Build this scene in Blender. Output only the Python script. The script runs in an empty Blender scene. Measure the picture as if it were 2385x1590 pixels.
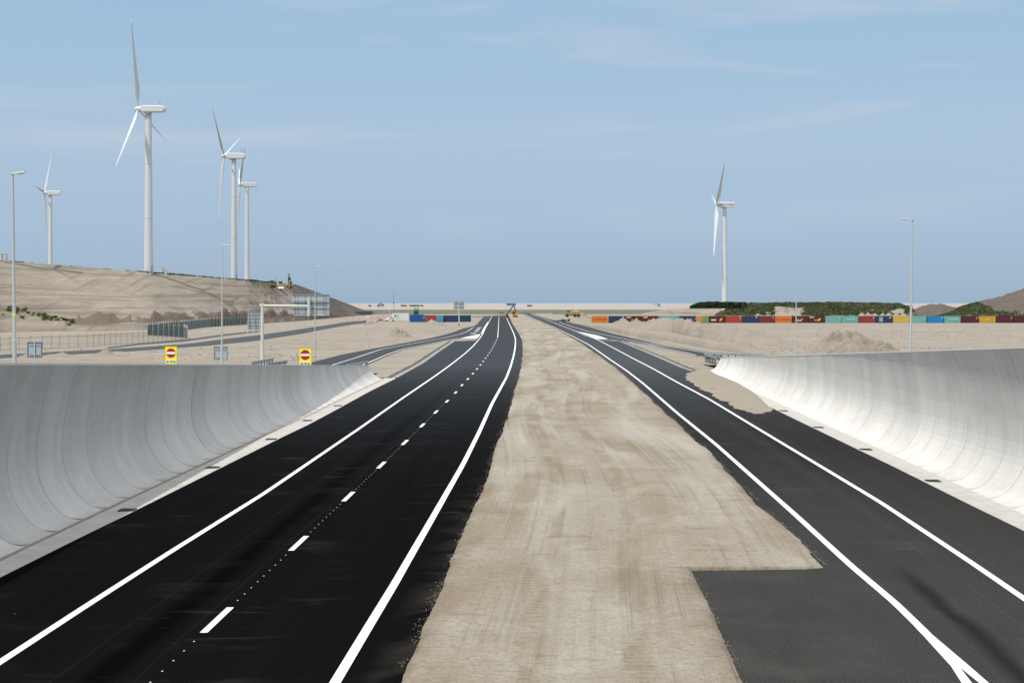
import bpy, bmesh, math, random
import numpy as np
from mathutils import Vector, Matrix, noise as mn
R = math.radians
random.seed(7)
sc = bpy.context.scene
C = sc.collection

# ------------------------------------------------------------------ camera, sky, sun, exposure
F, CX, HY, H = 3812.8, 1192.5, 706.8, 7.25          # focal length, centre and horizon of the photo in its pixels; eye height in m
cam = bpy.data.cameras.new('camera'); co = bpy.data.objects.new('camera', cam); C.objects.link(co)
co.location = (0, 0, H); co.rotation_euler = (R(90), 0, 0)
cam.sensor_width = 36; cam.lens = 36 * F / 2385; cam.shift_y = -(795 - HY) / 2385
cam.clip_start = 0.5; cam.clip_end = 30000
sc.camera = co
SUN = Vector((-.335, -.375, .864)).normalized()       # towards the sun
sl = bpy.data.lights.new('sun', 'SUN'); so = bpy.data.objects.new('sun', sl); C.objects.link(so)
sl.energy = 3.6; sl.angle = R(.53); sl.color = (1, .96, .885)
so.rotation_euler = SUN.to_track_quat('Z', 'Y').to_euler(); so.location = (0, 0, 200)
w = bpy.data.worlds.new('World'); sc.world = w; w.use_nodes = True
sc.view_settings.view_transform = 'Standard'; sc.view_settings.look = 'None'
sc.view_settings.exposure = 0; sc.view_settings.gamma = 1
def build_world():
    nt = w.node_tree; N = nt.nodes; L = nt.links; N.clear()
    out = N.new('ShaderNodeOutputWorld'); bg = N.new('ShaderNodeBackground'); bg.inputs[1].default_value = .1
    sky = N.new('ShaderNodeTexSky'); sky.sky_type = 'NISHITA'; sky.sun_disc = False
    sky.sun_elevation = math.asin(SUN.z); sky.sun_rotation = math.atan2(SUN.x, SUN.y)
    sky.air_density = 1; sky.dust_density = 1.2; sky.ozone_density = 2
    tc = N.new('ShaderNodeTexCoord'); sep = N.new('ShaderNodeSeparateXYZ'); L.new(tc.outputs['Generated'], sep.inputs[0])
    ramp = N.new('ShaderNodeValToRGB'); L.new(sep.outputs[2], ramp.inputs[0])
    e = ramp.color_ramp.elements
    # summer haze over the sea: tint of the air by elevation
    e[0].position = 0; e[0].color = (.345, .480, .630, 1)
    e[1].position = 1; e[1].color = (1.42, 1.43, 1.44, 1)
    for p, c in ((.05, (.39, .535, .71, 1)), (.10, (.415, .565, .73, 1)), (.19, (.345, .535, .735, 1)), (.26, (.45, .62, .80, 1)), (.5, (.95, 1.0, 1.06, 1))):
        k = e.new(p); k.color = c
    sc10 = N.new('ShaderNodeVectorMath'); sc10.operation = 'SCALE'; sc10.inputs['Scale'].default_value = 10
    L.new(ramp.outputs[0], sc10.inputs[0])
    mix = N.new('ShaderNodeMixRGB'); mix.inputs[0].default_value = .88
    L.new(sky.outputs[0], mix.inputs[1]); L.new(sc10.outputs[0], mix.inputs[2])
    # thin cirrus
    mp = N.new('ShaderNodeMapping'); mp.inputs['Rotation'].default_value = (0, R(-17), 0); mp.inputs['Scale'].default_value = (2.6, 2.6, 17)
    L.new(tc.outputs['Generated'], mp.inputs[0])
    n1 = N.new('ShaderNodeTexNoise'); n1.inputs['Scale'].default_value = 1.5; n1.inputs['Detail'].default_value = 7; n1.inputs['Distortion'].default_value = .7
    n1.inputs['Roughness'].default_value = .55
    L.new(mp.outputs[0], n1.inputs[0])
    r1 = N.new('ShaderNodeMapRange'); r1.inputs[1].default_value = .5; r1.inputs[2].default_value = .74; r1.inputs[3].default_value = 0; r1.inputs[4].default_value = .95
    L.new(n1.outputs[0], r1.inputs[0])
    r2 = N.new('ShaderNodeMapRange'); r2.inputs[1].default_value = .035; r2.inputs[2].default_value = .09
    L.new(sep.outputs[2], r2.inputs[0])
    mu = N.new('ShaderNodeMath'); mu.operation = 'MULTIPLY'; L.new(r1.outputs[0], mu.inputs[0]); L.new(r2.outputs[0], mu.inputs[1])
    m2 = N.new('ShaderNodeMixRGB'); m2.inputs[2].default_value = (5.2, 6.0, 7.15, 1)
    L.new(mu.outputs[0], m2.inputs[0]); L.new(mix.outputs[0], m2.inputs[1])
    L.new(m2.outputs[0], bg.inputs[0]); L.new(bg.outputs[0], out.inputs[0])
build_world()

# ------------------------------------------------------------------ materials
class NT:
    def __init__(s, name):
        s.m = bpy.data.materials.new(name); s.m.use_nodes = True
        s.t = s.m.node_tree; s.b = s.t.nodes['Principled BSDF']
    def n(s, typ, **kw):
        o = s.t.nodes.new(typ)
        for k, v in kw.items():
            if k.startswith('i_'):
                key = k[2:]; key = int(key) if key.isdigit() else key.replace('_', ' ')
                o.inputs[key].default_value = v
            else: setattr(o, k, v)
        return o
    def l(s, a, b): s.t.links.new(a, b)
    def co(s, kind='Object', scale=(1, 1, 1), rot=(0, 0, 0)):
        tc = s.n('ShaderNodeTexCoord'); mp = s.n('ShaderNodeMapping')
        mp.inputs['Scale'].default_value = scale; mp.inputs['Rotation'].default_value = rot
        s.l(tc.outputs[kind], mp.inputs[0]); return mp.outputs[0]
    def noise(s, vec, scale, detail=4, dist=0, rough=.55):
        o = s.n('ShaderNodeTexNoise', i_Scale=scale, i_Detail=detail, i_Distortion=dist, i_Roughness=rough)
        s.l(vec, o.inputs['Vector']); return o.outputs[0]
    def rng(s, v, a, b, c=0., d=1.):
        o = s.n('ShaderNodeMapRange', i_1=a, i_2=b, i_3=c, i_4=d); s.l(v, o.inputs[0]); return o.outputs[0]
    def mix(s, f, a, b, mode='MIX'):
        o = s.n('ShaderNodeMixRGB', blend_type=mode)
        for i, v in enumerate((f, a, b)):
            if isinstance(v, (int, float)): o.inputs[i].default_value = v if i == 0 else (v, v, v, 1)
            elif isinstance(v, tuple): o.inputs[i].default_value = (*v, 1)
            else: s.l(v, o.inputs[i])
        return o.outputs[0]
    def math(s, op, a, b=0.):
        o = s.n('ShaderNodeMath', operation=op)
        for i, v in enumerate((a, b)):
            if isinstance(v, (int, float)): o.inputs[i].default_value = v
            else: s.l(v, o.inputs[i])
        return o.outputs[0]
    def col(s, c):
        if isinstance(c, tuple): s.b.inputs['Base Color'].default_value = (*c, 1)
        else: s.l(c, s.b.inputs['Base Color'])
        return s
    def rough(s, r, spec=None):
        if isinstance(r, (int, float)): s.b.inputs['Roughness'].default_value = r
        else: s.l(r, s.b.inputs['Roughness'])
        if spec is not None: s.b.inputs['Specular IOR Level'].default_value = spec
        return s
    def bump(s, h, strength=.3, dist=.1):
        o = s.n('ShaderNodeBump', i_Strength=strength, i_Distance=dist); s.l(h, o.inputs['Height']); s.l(o.outputs[0], s.b.inputs['Normal']); return s

def paint(name, c, rough=.5, dirt=.12, scale=3., metal=0, spec=None):
    t = NT(name); v = t.co()
    n = t.rng(t.noise(v, scale, 5), .3, .75)
    t.col(t.mix(t.math('MULTIPLY', n, dirt), c, tuple(x * .45 + .03 for x in c))).rough(rough, spec)
    t.b.inputs['Metallic'].default_value = metal
    return t.m

def sand(name, a, b, c, s=1., clods=.5, bump=.5, streak=None, tracks=False):
    t = NT(name); v = t.co()
    big = t.rng(t.noise(v, .03 * s, 5, .6), .35, .68)
    mid = t.rng(t.noise(v, .25 * s, 6, .8), .35, .7)
    fine = t.noise(v, 4 * s, 6, 0, .7)
    grit = t.noise(v, 22 * s, 4, 0, .7)
    col = t.mix(big, a, b)
    col = t.mix(t.math('MULTIPLY', mid, .55), col, c)
    if streak:
        st = t.rng(t.noise(t.co(scale=streak[0], rot=streak[1]), 1, 6, .35), .45, .72)
        col = t.mix(t.math('MULTIPLY', st, streak[2]), col, tuple(x * .55 for x in c))
        st2 = t.rng(t.noise(t.co(scale=tuple(x * 2.1 for x in streak[0]), rot=streak[1]), 1, 4, .2), .5, .75)
        col = t.mix(t.math('MULTIPLY', st2, streak[2] * .7), col, tuple(min(x * 1.18, 1) for x in a))
    col = t.mix(t.rng(fine, .3, .7, 0, .35), col, tuple(x * .78 for x in c))
    sp = t.rng(t.noise(v, 1.6 * s, 7, .2, .8), .66, .73, 0, clods)
    col = t.mix(sp, col, tuple(x * .35 for x in c))
    h = t.math('ADD', t.math('MULTIPLY', fine, 1.), t.math('MULTIPLY', mid, 1.6))
    h = t.math('ADD', h, t.math('MULTIPLY', grit, .25))
    if tracks:
        gs = t.rng(t.noise(v, 26, 4, 0, .9), .42, .64); col = t.mix(t.math('MULTIPLY', gs, .22), col, tuple(x * .55 for x in c))
        an = t.n('ShaderNodeAttribute', attribute_name='crumble')
        for s3, lo, k in (((1.6, 3.2, 1), .55, .28), ((4.5, 8., 1), .56, .3), ((10., 15., 1), .55, .36)):
            sk = t.rng(t.noise(t.co('UV', scale=s3), 1, 5, .4, .65), lo, lo + .14)
            col = t.mix(t.math('MULTIPLY', sk, k), col, tuple(x * .66 for x in c)); h = t.math('ADD', h, t.math('MULTIPLY', sk, -.55))
        ek = t.math('MULTIPLY', an.outputs['Fac'], t.rng(t.noise(t.co('UV', scale=(1.2, .5, 1)), 1, 5, .5), .35, .6))
        col = t.mix(t.math('MULTIPLY', ek, .75), col, (.175, .132, .09))
        pt = t.rng(t.noise(t.co('UV', scale=(.26, .10, 1)), 1, 7, 1.1), .47, .66)
        col = t.mix(t.math('MULTIPLY', pt, .72), col, (.225, .178, .122))
        gp = t.rng(t.noise(t.co('UV', scale=(.30, .035, 1)), 1, 6, .7), .47, .66)
        col = t.mix(t.math('MULTIPLY', gp, .7), col, (.405, .382, .333))
        wsp = t.rng(t.noise(t.co('UV', scale=(.55, 1.5, 1)), 1, 6, .8), .60, .72)
        col = t.mix(t.math('MULTIPLY', wsp, .45), col, (.165, .125, .085))
        vy = t.co('UV', scale=(2.6, .02, 1))
        tr = t.noise(vy, 1, 5, .25); tl = t.rng(tr, .52, .66)
        msk = t.rng(t.noise(t.co('UV', scale=(.22, .07, 1)), 1, 3), .38, .58)
        tl = t.math('MULTIPLY', tl, msk)
        col = t.mix(t.math('MULTIPLY', tl, .28), col, tuple(x * .7 for x in c))
        td = t.rng(t.noise(t.co('UV', scale=(7, .02, 1)), 1, 3, .1), .58, .68)
        col = t.mix(t.math('MULTIPLY', t.math('MULTIPLY', td, msk), .3), col, tuple(min(1, x * 1.2) for x in a))
        h = t.math('ADD', h, t.math('MULTIPLY', tl, -1.2))
        # lug prints of a tracked machine in two lanes
        uv = t.n('ShaderNodeSeparateXYZ'); t.l(t.co('UV'), uv.inputs[0])
        wv = t.n('ShaderNodeTexWave', wave_type='BANDS', bands_direction='Y', i_Scale=.85, i_Distortion=3.2, i_Detail=3.)
        t.l(t.co('UV'), wv.inputs[0])
        lane = None
        for cx, hw in ((-1.12, .45), (1.3, .36)):
            d = t.math('ABSOLUTE', t.math('SUBTRACT', uv.outputs[0], cx))
            lm = t.rng(d, hw * .7, hw, 1, 0); lane = lm if lane is None else t.math('MAXIMUM', lane, lm)
        lane = t.math('MULTIPLY', lane, t.rng(t.noise(t.co('UV', scale=(.8, .13, 1)), 1, 3), .45, .6))
        lug = t.math('MULTIPLY', lane, t.rng(wv.outputs[1], .35, .7))
        col = t.mix(t.math('MULTIPLY', lane, .5), col, (.225, .178, .122))
        col = t.mix(t.math('MULTIPLY', lug, .2), col, tuple(x * .5 for x in c))
        h = t.math('ADD', h, t.math('MULTIPLY', lug, -.7))
    if name == 'open_sand':      # grader and haul tracks across the flats
        for sc3, rt, k, lo in (((.006, .10, 1), 3, .42, .5), ((.012, .30, 1), -4, .3, .54), ((.25, .012, 1), 20, .25, .56)):
            tk = t.rng(t.noise(t.co(scale=sc3, rot=(0, 0, R(rt))), 1, 6, .5), lo, lo + .14)
            col = t.mix(t.math('MULTIPLY', tk, k), col, (.205, .175, .128))
    if name == 'hill_sand':      # machine tracks running down and along the slope
        for sc3, rt, k in (((.35, .012, .012), -38, .5), ((.5, .01, .01), -62, .35), ((.22, .02, .02), 8, .35)):
            tk = t.rng(t.noise(t.co(scale=sc3, rot=(0, 0, R(rt))), 1, 5, .25), .55, .66)
            tk = t.math('MULTIPLY', tk, t.rng(t.noise(v, .022, 3, .5), .42, .6))
            col = t.mix(t.math('MULTIPLY', tk, k), col, tuple(x * .5 for x in c))
    t.col(col).rough(.95, .2).bump(h, bump, .12)
    return t.m

def asphalt(name, base, seam, dust, near=False):
    t = NT(name); v = t.co('UV')
    uv = t.n('ShaderNodeSeparateXYZ'); t.l(v, uv.inputs[0])
    ob = t.co()
    grain = t.noise(ob, 24, 3, 0, .85)
    col = t.mix(t.rng(grain, .4, .68), tuple(x * .45 for x in base), tuple(x * 2.1 for x in base))
    lon = t.rng(t.noise(t.co('UV', scale=(1.3, .02, 1)), 1, 5, .15), .4, .7)
    col = t.mix(t.math('MULTIPLY', lon, .5), col, tuple(x * .6 for x in base))
    d = t.math('ABSOLUTE', t.math('SUBTRACT', uv.outputs[0], seam))
    wob = t.math('ADD', d, t.rng(t.noise(t.co('UV', scale=(.6, .05, 1)), 1, 4), .3, .7, -.12, .12))
    sm = t.rng(wob, .12, .42, 1, 0)
    col = t.mix(t.math('MULTIPLY', sm, .2 if near else .62), col, tuple(x * .22 for x in base))
    ln = t.rng(t.math('ABSOLUTE', t.math('SUBTRACT', wob, .75)), 0, .05, .35, 0)
    col = t.mix(ln, col, tuple(x * 2.2 + .005 for x in base))
    # thin dust drifts lying across the lanes and along the sandy edge
    du = t.rng(t.noise(t.co('UV', scale=(.22, .5, 1)), 1, 6, .5), .56, .76)
    du = t.math('MULTIPLY', du, t.rng(t.noise(t.co('UV', scale=(.3, .03, 1)), 1, 3), .42, .62))
    col = t.mix(t.math('MULTIPLY', du, dust), col, (.30, .27, .235))
    edge = t.math('MULTIPLY', t.math('MULTIPLY', t.rng(uv.outputs[0], 3.9, 5.6, 0, 1) if seam < 0 else t.rng(uv.outputs[0], -3.6, -2.4, 1, 0), t.rng(uv.outputs[1], 25, 75, 1, .12)),
                  t.rng(t.noise(t.co('UV', scale=(.5, .35, 1)), 1, 6, .6), .45, .68))
    col = t.mix(t.math('MULTIPLY', edge, .12 if near else .34), col, (.19, .165, .135))
    sc_ = t.rng(t.noise(t.co('UV', scale=(.35, 1.1, 1)), 1, 5, .6), .62, .8)
    sc_ = t.math('MULTIPLY', sc_, t.rng(t.noise(t.co('UV', scale=(.12, .05, 1)), 1, 2), .5, .6))
    col = t.mix(t.math('MULTIPLY', sc_, .12), col, (.33, .33, .32))
    fl = t.rng(t.noise(ob, 3.2, 2, 0, .9), .755, .775)
    col = t.mix(t.math('MULTIPLY', fl, .35), col, (.35, .33, .3))
    if near:      # sanded-over older surface at the works near the bridge
        nd = t.math('MULTIPLY', t.rng(uv.outputs[1], 44, 85, 1, 0), t.rng(t.noise(t.co('UV', scale=(.25, .12, 1)), 1, 6, .4), .2, .7, .72, 1))
        nd = t.math('MULTIPLY', nd, t.rng(grain, .38, .66, .25, 1.15))
        col = t.mix(t.math('MULTIPLY', nd, .5), col, (.092, .091, .087))
        d2 = t.math('ABSOLUTE', t.math('ADD', t.math('SUBTRACT', uv.outputs[0], -.55), t.rng(t.noise(t.co('UV', scale=(.5, .12, 1)), 1, 5), .3, .7, -.16, .16)))
        tk2 = t.math('MULTIPLY', t.rng(d2, .06, .36, 1, 0), t.rng(uv.outputs[1], 42, 46, 1, 0))
        col = t.mix(t.math('MULTIPLY', tk2, .7), col, tuple(x * .55 for x in base))
    t.col(col).rough(.95, 0.)
    # open-textured asphalt: dark from above, a sheen of the sky only at very flat angles
    lw = t.n('ShaderNodeLayerWeight', i_Blend=.5); gl = t.n('ShaderNodeBsdfGlossy', i_Roughness=.32); gl.inputs['Color'].default_value = (.9, .9, .9, 1)
    ms = t.n('ShaderNodeMixShader'); t.l(t.math('MINIMUM', t.math('POWER', lw.outputs['Facing'], 52), .135), ms.inputs[0]); t.l(t.b.outputs[0], ms.inputs[1]); t.l(gl.outputs[0], ms.inputs[2])
    t.l(ms.outputs[0], [n for n in t.t.nodes if n.type == 'OUTPUT_MATERIAL'][0].inputs[0])
    t.bump(t.math('ADD', grain, t.math('MULTIPLY', t.noise(ob, 5, 4), .4)), .15, .02)
    return t.m

def concrete(name, tone, seed, wx):
    t = NT(name); tc = t.n('ShaderNodeTexCoord')
    oi = t.n('ShaderNodeObjectInfo')
    rnd = t.rng(oi.outputs['Random'], 0, 1, .92, 1.06)
    # UV: u along the wall in m, v up the curve in m
    cl = t.rng(t.noise(t.co('UV', scale=(.5, .16, 1)), 1, 7, .5), .35, .72)
    ver = t.rng(t.noise(t.co('UV', scale=(2.6, .12, 1)), 1, 5, .15), .42, .7)
    fine = t.noise(t.co('UV', scale=(9, 9, 1)), 1, 6, 0, .75)
    col = t.mix(cl, tuple(x * .84 for x in tone), tone)
    col = t.mix(t.math('MULTIPLY', ver, .5), col, tuple(x * .72 for x in tone))
    uv = t.n('ShaderNodeSeparateXYZ'); t.l(tc.outputs['UV'], uv.inputs[0])
    # weathering run-down from the top of the cast panels
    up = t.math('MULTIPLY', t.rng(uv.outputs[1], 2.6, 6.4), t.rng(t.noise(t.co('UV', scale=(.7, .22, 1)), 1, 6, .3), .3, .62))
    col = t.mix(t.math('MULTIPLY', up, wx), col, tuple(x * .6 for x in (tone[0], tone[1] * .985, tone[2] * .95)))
    blot = t.rng(t.noise(t.co('UV', scale=(.28, .5, 1)), 1, 8, 1.2, .65), .5, .72)
    col = t.mix(t.math('MULTIPLY', blot, .45), col, tuple(x * .66 for x in (tone[0], tone[1] * .99, tone[2] * .97)))
    pale = t.rng(t.noise(t.co('UV', scale=(1.1, .35, 1)), 1, 6, .8), .56, .75)
    col = t.mix(t.math('MULTIPLY', pale, .3), col, tuple(min(1, x * 1.14) for x in tone))
    foot = t.math('MULTIPLY', t.rng(uv.outputs[1], 0, .5, 1, 0), t.rng(t.noise(t.co('UV', scale=(1.5, 2, 1)), 1, 5, .3), .4, .7))
    col = t.mix(t.math('MULTIPLY', foot, .4), col, (.36, .31, .25))
    board = t.n('ShaderNodeTexWave', wave_type='BANDS', bands_direction='Y', i_Scale=3.4, i_Distortion=.6)
    t.l(tc.outputs['UV'], board.inputs[0])
    col = t.mix(t.rng(board.outputs[1], .0, 1, .0, .06), col, tuple(x * .7 for x in tone))
    col = t.mix(t.rng(fine, .35, .75, 0, .18), col, tuple(x * .7 for x in tone))
    m = t.n('ShaderNodeVectorMath', operation='SCALE'); t.l(col, m.inputs[0]); t.l(rnd, m.inputs['Scale'])
    t.l(m.outputs[0], t.b.inputs['Base Color']); t.rough(.85, .3)
    t.bump(t.math('ADD', fine, t.math('MULTIPLY', cl, .6)), .12, .02)
    return t.m

def leafmat(name, a, b):
    t = NT(name); v = t.co()
    t.col(t.mix(t.rng(t.noise(v, .35, 5), .35, .68), a, b)).rough(.75, .2); return t.m

M = {}
M['sand'] = sand('open_sand', (.345, .312, .266), (.290, .257, .213), (.235, .202, .162), 1., .35, .7)
M['median'] = sand('median_sand', (.400, .366, .305), (.345, .305, .243), (.245, .202, .146), 1.1, .3, .6, tracks=True)
M['hill'] = sand('hill_sand', (.335, .297, .247), (.275, .236, .19), (.205, .17, .132), .9, .5, 1., streak=((.03, .012, .75), (0, 0, R(-14)), .8))
M['hill_dark'] = sand('dark_soil', (.175, .150, .126), (.145, .122, .102), (.115, .095, .078), .9, .5, .25, streak=((.05, .02, .5), (0, 0, 0), .5))
M['soil'] = sand('brown_soil', (.190, .155, .124), (.155, .124, .097), (.105, .081, .062), 1.2, .5, 1.)
M['heap'] = sand('heap_sand', (.335, .298, .25), (.285, .248, .202), (.215, .18, .14), 1.1, .75, 1.)
M['greyheap'] = sand('grey_heap', (.145, .124, .104), (.112, .095, .08), (.078, .065, .054), .8, .5, 1.)
M['dike'] = sand('dike_sand', (.36, .33, .305), (.34, .31, .287), (.31, .282, .26), .1, .1, .2)
M['wet'] = sand('wet_sand', (.305, .27, .22), (.27, .235, .187), (.235, .20, .157), 1.2, .15, .3)
M['grass'] = sand('far_grass', (.115, .122, .078), (.092, .104, .063), (.155, .145, .105), .12, .3, .4)
M['road_new'] = asphalt('new_asphalt', (.0050, .0051, .0055), -1.1, .05)
M['road_old'] = asphalt('asphalt', (.022, .0222, .023), 1.5, .10, near=True)
M['road_grey'] = asphalt('grey_asphalt', (.042, .042, .047), 20., .3)
M['line'] = paint('road_paint', (.80, .80, .775), .6, .26, 3.5)
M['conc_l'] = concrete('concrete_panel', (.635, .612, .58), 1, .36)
M['conc_r'] = concrete('sunlit_concrete_panel', (.70, .682, .642), 2, .1)  # same concrete as the left wall, lightened to paint in the sunlight
M['cope'] = paint('coping_concrete', (.62, .61, .585), .85, .3, 2)
M['kerb'] = paint('kerb_bed_concrete', (.31, .29, .26), .9, .7, .5)
M['wedge_shade'] = paint('painted_wedge_shade', (.21, .20, .19), .9, .3, 2)  # dark tone for the shadow wedges painted on the panel feet
M['gutter'] = paint('gutter_concrete', (.48, .46, .425), .85, .5, 1.2)
M['iron'] = paint('cast_iron', (.03, .03, .03), .7, .3)
M['white'] = paint('turbine_white', (.60, .612, .62), .45, .12, .15)
M['pole'] = paint('galvanised_grey', (.47, .49, .48), .5, .12, .6)
M['gantry'] = paint('pale_green_grey_paint', (.60, .61, .55), .5, .15, .8)
M['back'] = paint('sign_back_aluminium', (.37, .415, .435), .5, .15, .8)
M['bar'] = paint('sign_back_rail', (.17, .205, .23), .5, .1)
M['blueedge'] = paint('blue_sign_edge', (.045, .115, .25), .5, .1)
M['yellow'] = paint('fluorescent_yellow', (.86, .84, .012), .5, .04)
M['red'] = paint('sign_red', (.42, .006, .01), .5, .05)
M['signwhite'] = paint('sign_white', (.82, .8, .8), .5, .05)
M['black'] = paint('black_print', (.018, .018, .022), .6, .1)
M['green_fence'] = paint('green_fence_steel', (.055, .085, .085), .55, .2)
M['wire'] = paint('fence_wire', (.075, .068, .06), .6, .2)
M['mach_y'] = paint('machine_yellow', (.38, .225, .05), .5, .35, 1.5)
M['mach_o'] = paint('machine_orange', (.70, .30, .025), .5, .3, 1.5)
M['dark'] = paint('dark_steel', (.03, .03, .034), .6, .3)
M['track'] = paint('track_steel', (.045, .04, .036), .8, .4)
M['glass'] = paint('cab_glass', (.03, .05, .06), .15, .1)
M['green'] = paint('machine_green', (.03, .17, .12), .5, .3)
M['blue_tray'] = paint('blue_tray', (.07, .15, .27), .6, .3)
M['rw_red'] = paint('beacon_red', (.62, .10, .07), .5, .1)
M['rust'] = paint('faded_red', (.26, .11, .11), .6, .3)
M['rw_white'] = paint('beacon_white', (.80, .76, .74), .5, .1)
M['guard'] = paint('guardrail_zinc', (.36, .41, .45), .4, .25, 1.5, .3)
M['leaf'] = leafmat('dune_leaf', (.046, .068, .026), (.115, .135, .058))
M['leaf_dark'] = leafmat('dark_leaf', (.022, .04, .018), (.045, .065, .026))
M['shrub_leaf'] = leafmat('shrub_leaf', (.085, .125, .030), (.15, .20, .055))
M['straw'] = leafmat('dry_grass', (.13, .115, .07), (.20, .175, .115))
def water():
    t = NT('puddle_water'); t.col((.16, .15, .13)).rough(.08, .6); t.bump(t.noise(t.co(), 2, 3), .02, .02); return t.m
M['water'] = water()

# ------------------------------------------------------------------ helpers
def U(px, py, z=0.):
    """ground point seen at a pixel of the photo, at height z"""
    Z = F * (H - z) / (py - HY); return Vector(((px - CX) * Z / F, Z, z))
def D(px, py, Z):
    """point seen at a pixel at depth Z"""
    return Vector(((px - CX) * Z / F, Z, H - (py - HY) * Z / F))
def tag(o, label=None, cat=None, group=None, kind=None):
    if label: o['label'] = label
    if cat: o['category'] = cat
    if group: o['group'] = group
    if kind: o['kind'] = kind
    return o
def thing(name, loc, label, cat, group=None, rz=0.):
    o = bpy.data.objects.new(name, None); C.objects.link(o); o.location = loc; o.rotation_euler.z = rz
    o.empty_display_size = .5
    return tag(o, label, cat, group)
def copy_tree(o, parent=None):
    c = o.copy(); C.objects.link(c)
    if parent: c.parent = parent
    for ch in list(o.children): copy_tree(ch, c)
    return c

class MB:
    def __init__(s): s.v = []; s.f = []; s.uv = None
    def add(s, vs, fs):
        n = len(s.v); s.v += [tuple(v) for v in vs]; s.f += [tuple(i + n for i in f) for f in fs]; return s
    def box(s, c, d, rz=0., ry=0., rx=0.):
        m = Matrix.Rotation(rz, 3, 'Z') @ Matrix.Rotation(ry, 3, 'Y') @ Matrix.Rotation(rx, 3, 'X'); c = Vector(c)
        vs = [c + m @ Vector((x * d[0] / 2, y * d[1] / 2, z * d[2] / 2)) for x in (-1, 1) for y in (-1, 1) for z in (-1, 1)]
        return s.add(vs, [(0, 1, 3, 2), (4, 6, 7, 5), (0, 4, 5, 1), (2, 3, 7, 6), (0, 2, 6, 4), (1, 5, 7, 3)])
    def cyl(s, a, b, r0, r1=None, n=10, caps=True):
        a = Vector(a); b = Vector(b); r1 = r0 if r1 is None else r1
        q = (b - a).to_track_quat('Z', 'Y').to_matrix(); vs = []
        for p, r in ((a, r0), (b, r1)):
            vs += [p + q @ Vector((r * math.cos(2 * math.pi * i / n), r * math.sin(2 * math.pi * i / n), 0)) for i in range(n)]
        fs = [(i, (i + 1) % n, n + (i + 1) % n, n + i) for i in range(n)]
        if caps: fs += [tuple(range(n))[::-1], tuple(range(n, 2 * n))]
        return s.add(vs, fs)
    def beam(s, a, b, w, h=None):
        """square bar from a to b"""
        a = Vector(a); b = Vector(b); h = h or w; d = (b - a); q = d.to_track_quat('Z', 'Y').to_matrix()
        vs = [p + q @ Vector((x * w / 2, y * h / 2, 0)) for p in (a, b) for x, y in ((-1, -1), (1, -1), (1, 1), (-1, 1))]
        return s.add(vs, [(0, 1, 5, 4), (1, 2, 6, 5), (2, 3, 7, 6), (3, 0, 4, 7), (3, 2, 1, 0), (4, 5, 6, 7)])
    def loft(s, rings, close=True, caps=True):
        n = len(rings[0]); vs = [p for r in rings for p in r]; fs = []
        for k in range(len(rings) - 1):
            for i in range(n if close else n - 1):
                j = (i + 1) % n; fs.append((k * n + i, k * n + j, (k + 1) * n + j, (k + 1) * n + i))
        if caps and close: fs += [tuple(range(n))[::-1], tuple(range((len(rings) - 1) * n, len(rings) * n))]
        return s.add(vs, fs)
    def prism(s, poly, y0, y1):
        """polygon in xz extruded along y"""
        n = len(poly); vs = [(x, y0, z) for x, z in poly] + [(x, y1, z) for x, z in poly]
        return s.add(vs, [tuple(range(n)), tuple(range(n, 2 * n))[::-1]] + [(i, i + n, (i + 1) % n + n, (i + 1) % n) for i in range(n)])
    def build(s, name, mat, parent=None, smooth=False, bevel=0, loc=None, uvs=None, fix=True):
        me = bpy.data.meshes.new(name); me.from_pydata(s.v, [], s.f)
        if uvs is not None:
            ul = me.uv_layers.new(name='UVMap'); idx = np.zeros(len(me.loops), int); me.loops.foreach_get('vertex_index', idx)
            ul.data.foreach_set('uv', np.array(uvs, dtype=np.float32)[idx].ravel())
        if fix:
            bm = bmesh.new(); bm.from_mesh(me); bmesh.ops.recalc_face_normals(bm, faces=bm.faces); bm.to_mesh(me); bm.free()
        me.materials.append(mat)
        if smooth:
            me.polygons.foreach_set('use_smooth', [True] * len(me.polygons))
        o = bpy.data.objects.new(name, me); C.objects.link(o)
        if loc is not None: o.location = loc
        if parent: o.parent = parent
        if bevel:
            b = o.modifiers.new('bevel', 'BEVEL'); b.width = bevel; b.segments = 2; b.limit_method = 'ANGLE'
        return o

def curve(pts):
    """X as a function of depth from a traced edge (photo pixels)"""
    P = sorted([(U(*p).y, U(*p).x) for p in pts]); zs = np.array([a for a, b in P]); xs = np.array([b for a, b in P])
    def f(Z):
        if Z < zs[0]: return xs[0] + (Z - zs[0]) * (xs[2] - xs[0]) / (zs[2] - zs[0])
        return float(np.interp(Z, zs, xs))
    f.z0, f.z1 = zs[0], zs[-1]
    # light smoothing
    def g(Z): d = .025 * Z; return (f(Z - d) + 2 * f(Z) + f(Z + d)) / 4
    g.z0, g.z1, g.raw = zs[0], zs[-1], f
    return g
def depths(a, b, k=.012, mn_=.35):
    z = a; o = [a]
    while z < b: z = min(b, z + max(mn_, k * z)); o.append(z)
    return o
def ribbon(name, fl, fr, z0, z1, z, mat, ref=None, cols=1, kind='structure', step=.02, minstep=1., parent=None):
    """flat strip between two edges, with UVs in metres"""
    b = MB(); uv = []; zs = depths(z0, z1, step, minstep)
    for Zd in zs:
        a, c = fl(Zd), fr(Zd); r = ref(Zd) if ref else (a + c) / 2
        for i in range(cols + 1):
            x = a + (c - a) * i / cols; b.v.append((x, Zd, z)); uv.append((x - r, Zd))
    n = cols + 1
    for k in range(len(zs) - 1):
        for i in range(cols): b.f.append((k * n + i, k * n + i + 1, (k + 1) * n + i + 1, (k + 1) * n + i))
    o = b.build(name, mat, parent, uvs=uv)
    if kind: o['kind'] = kind
    return o
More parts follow.
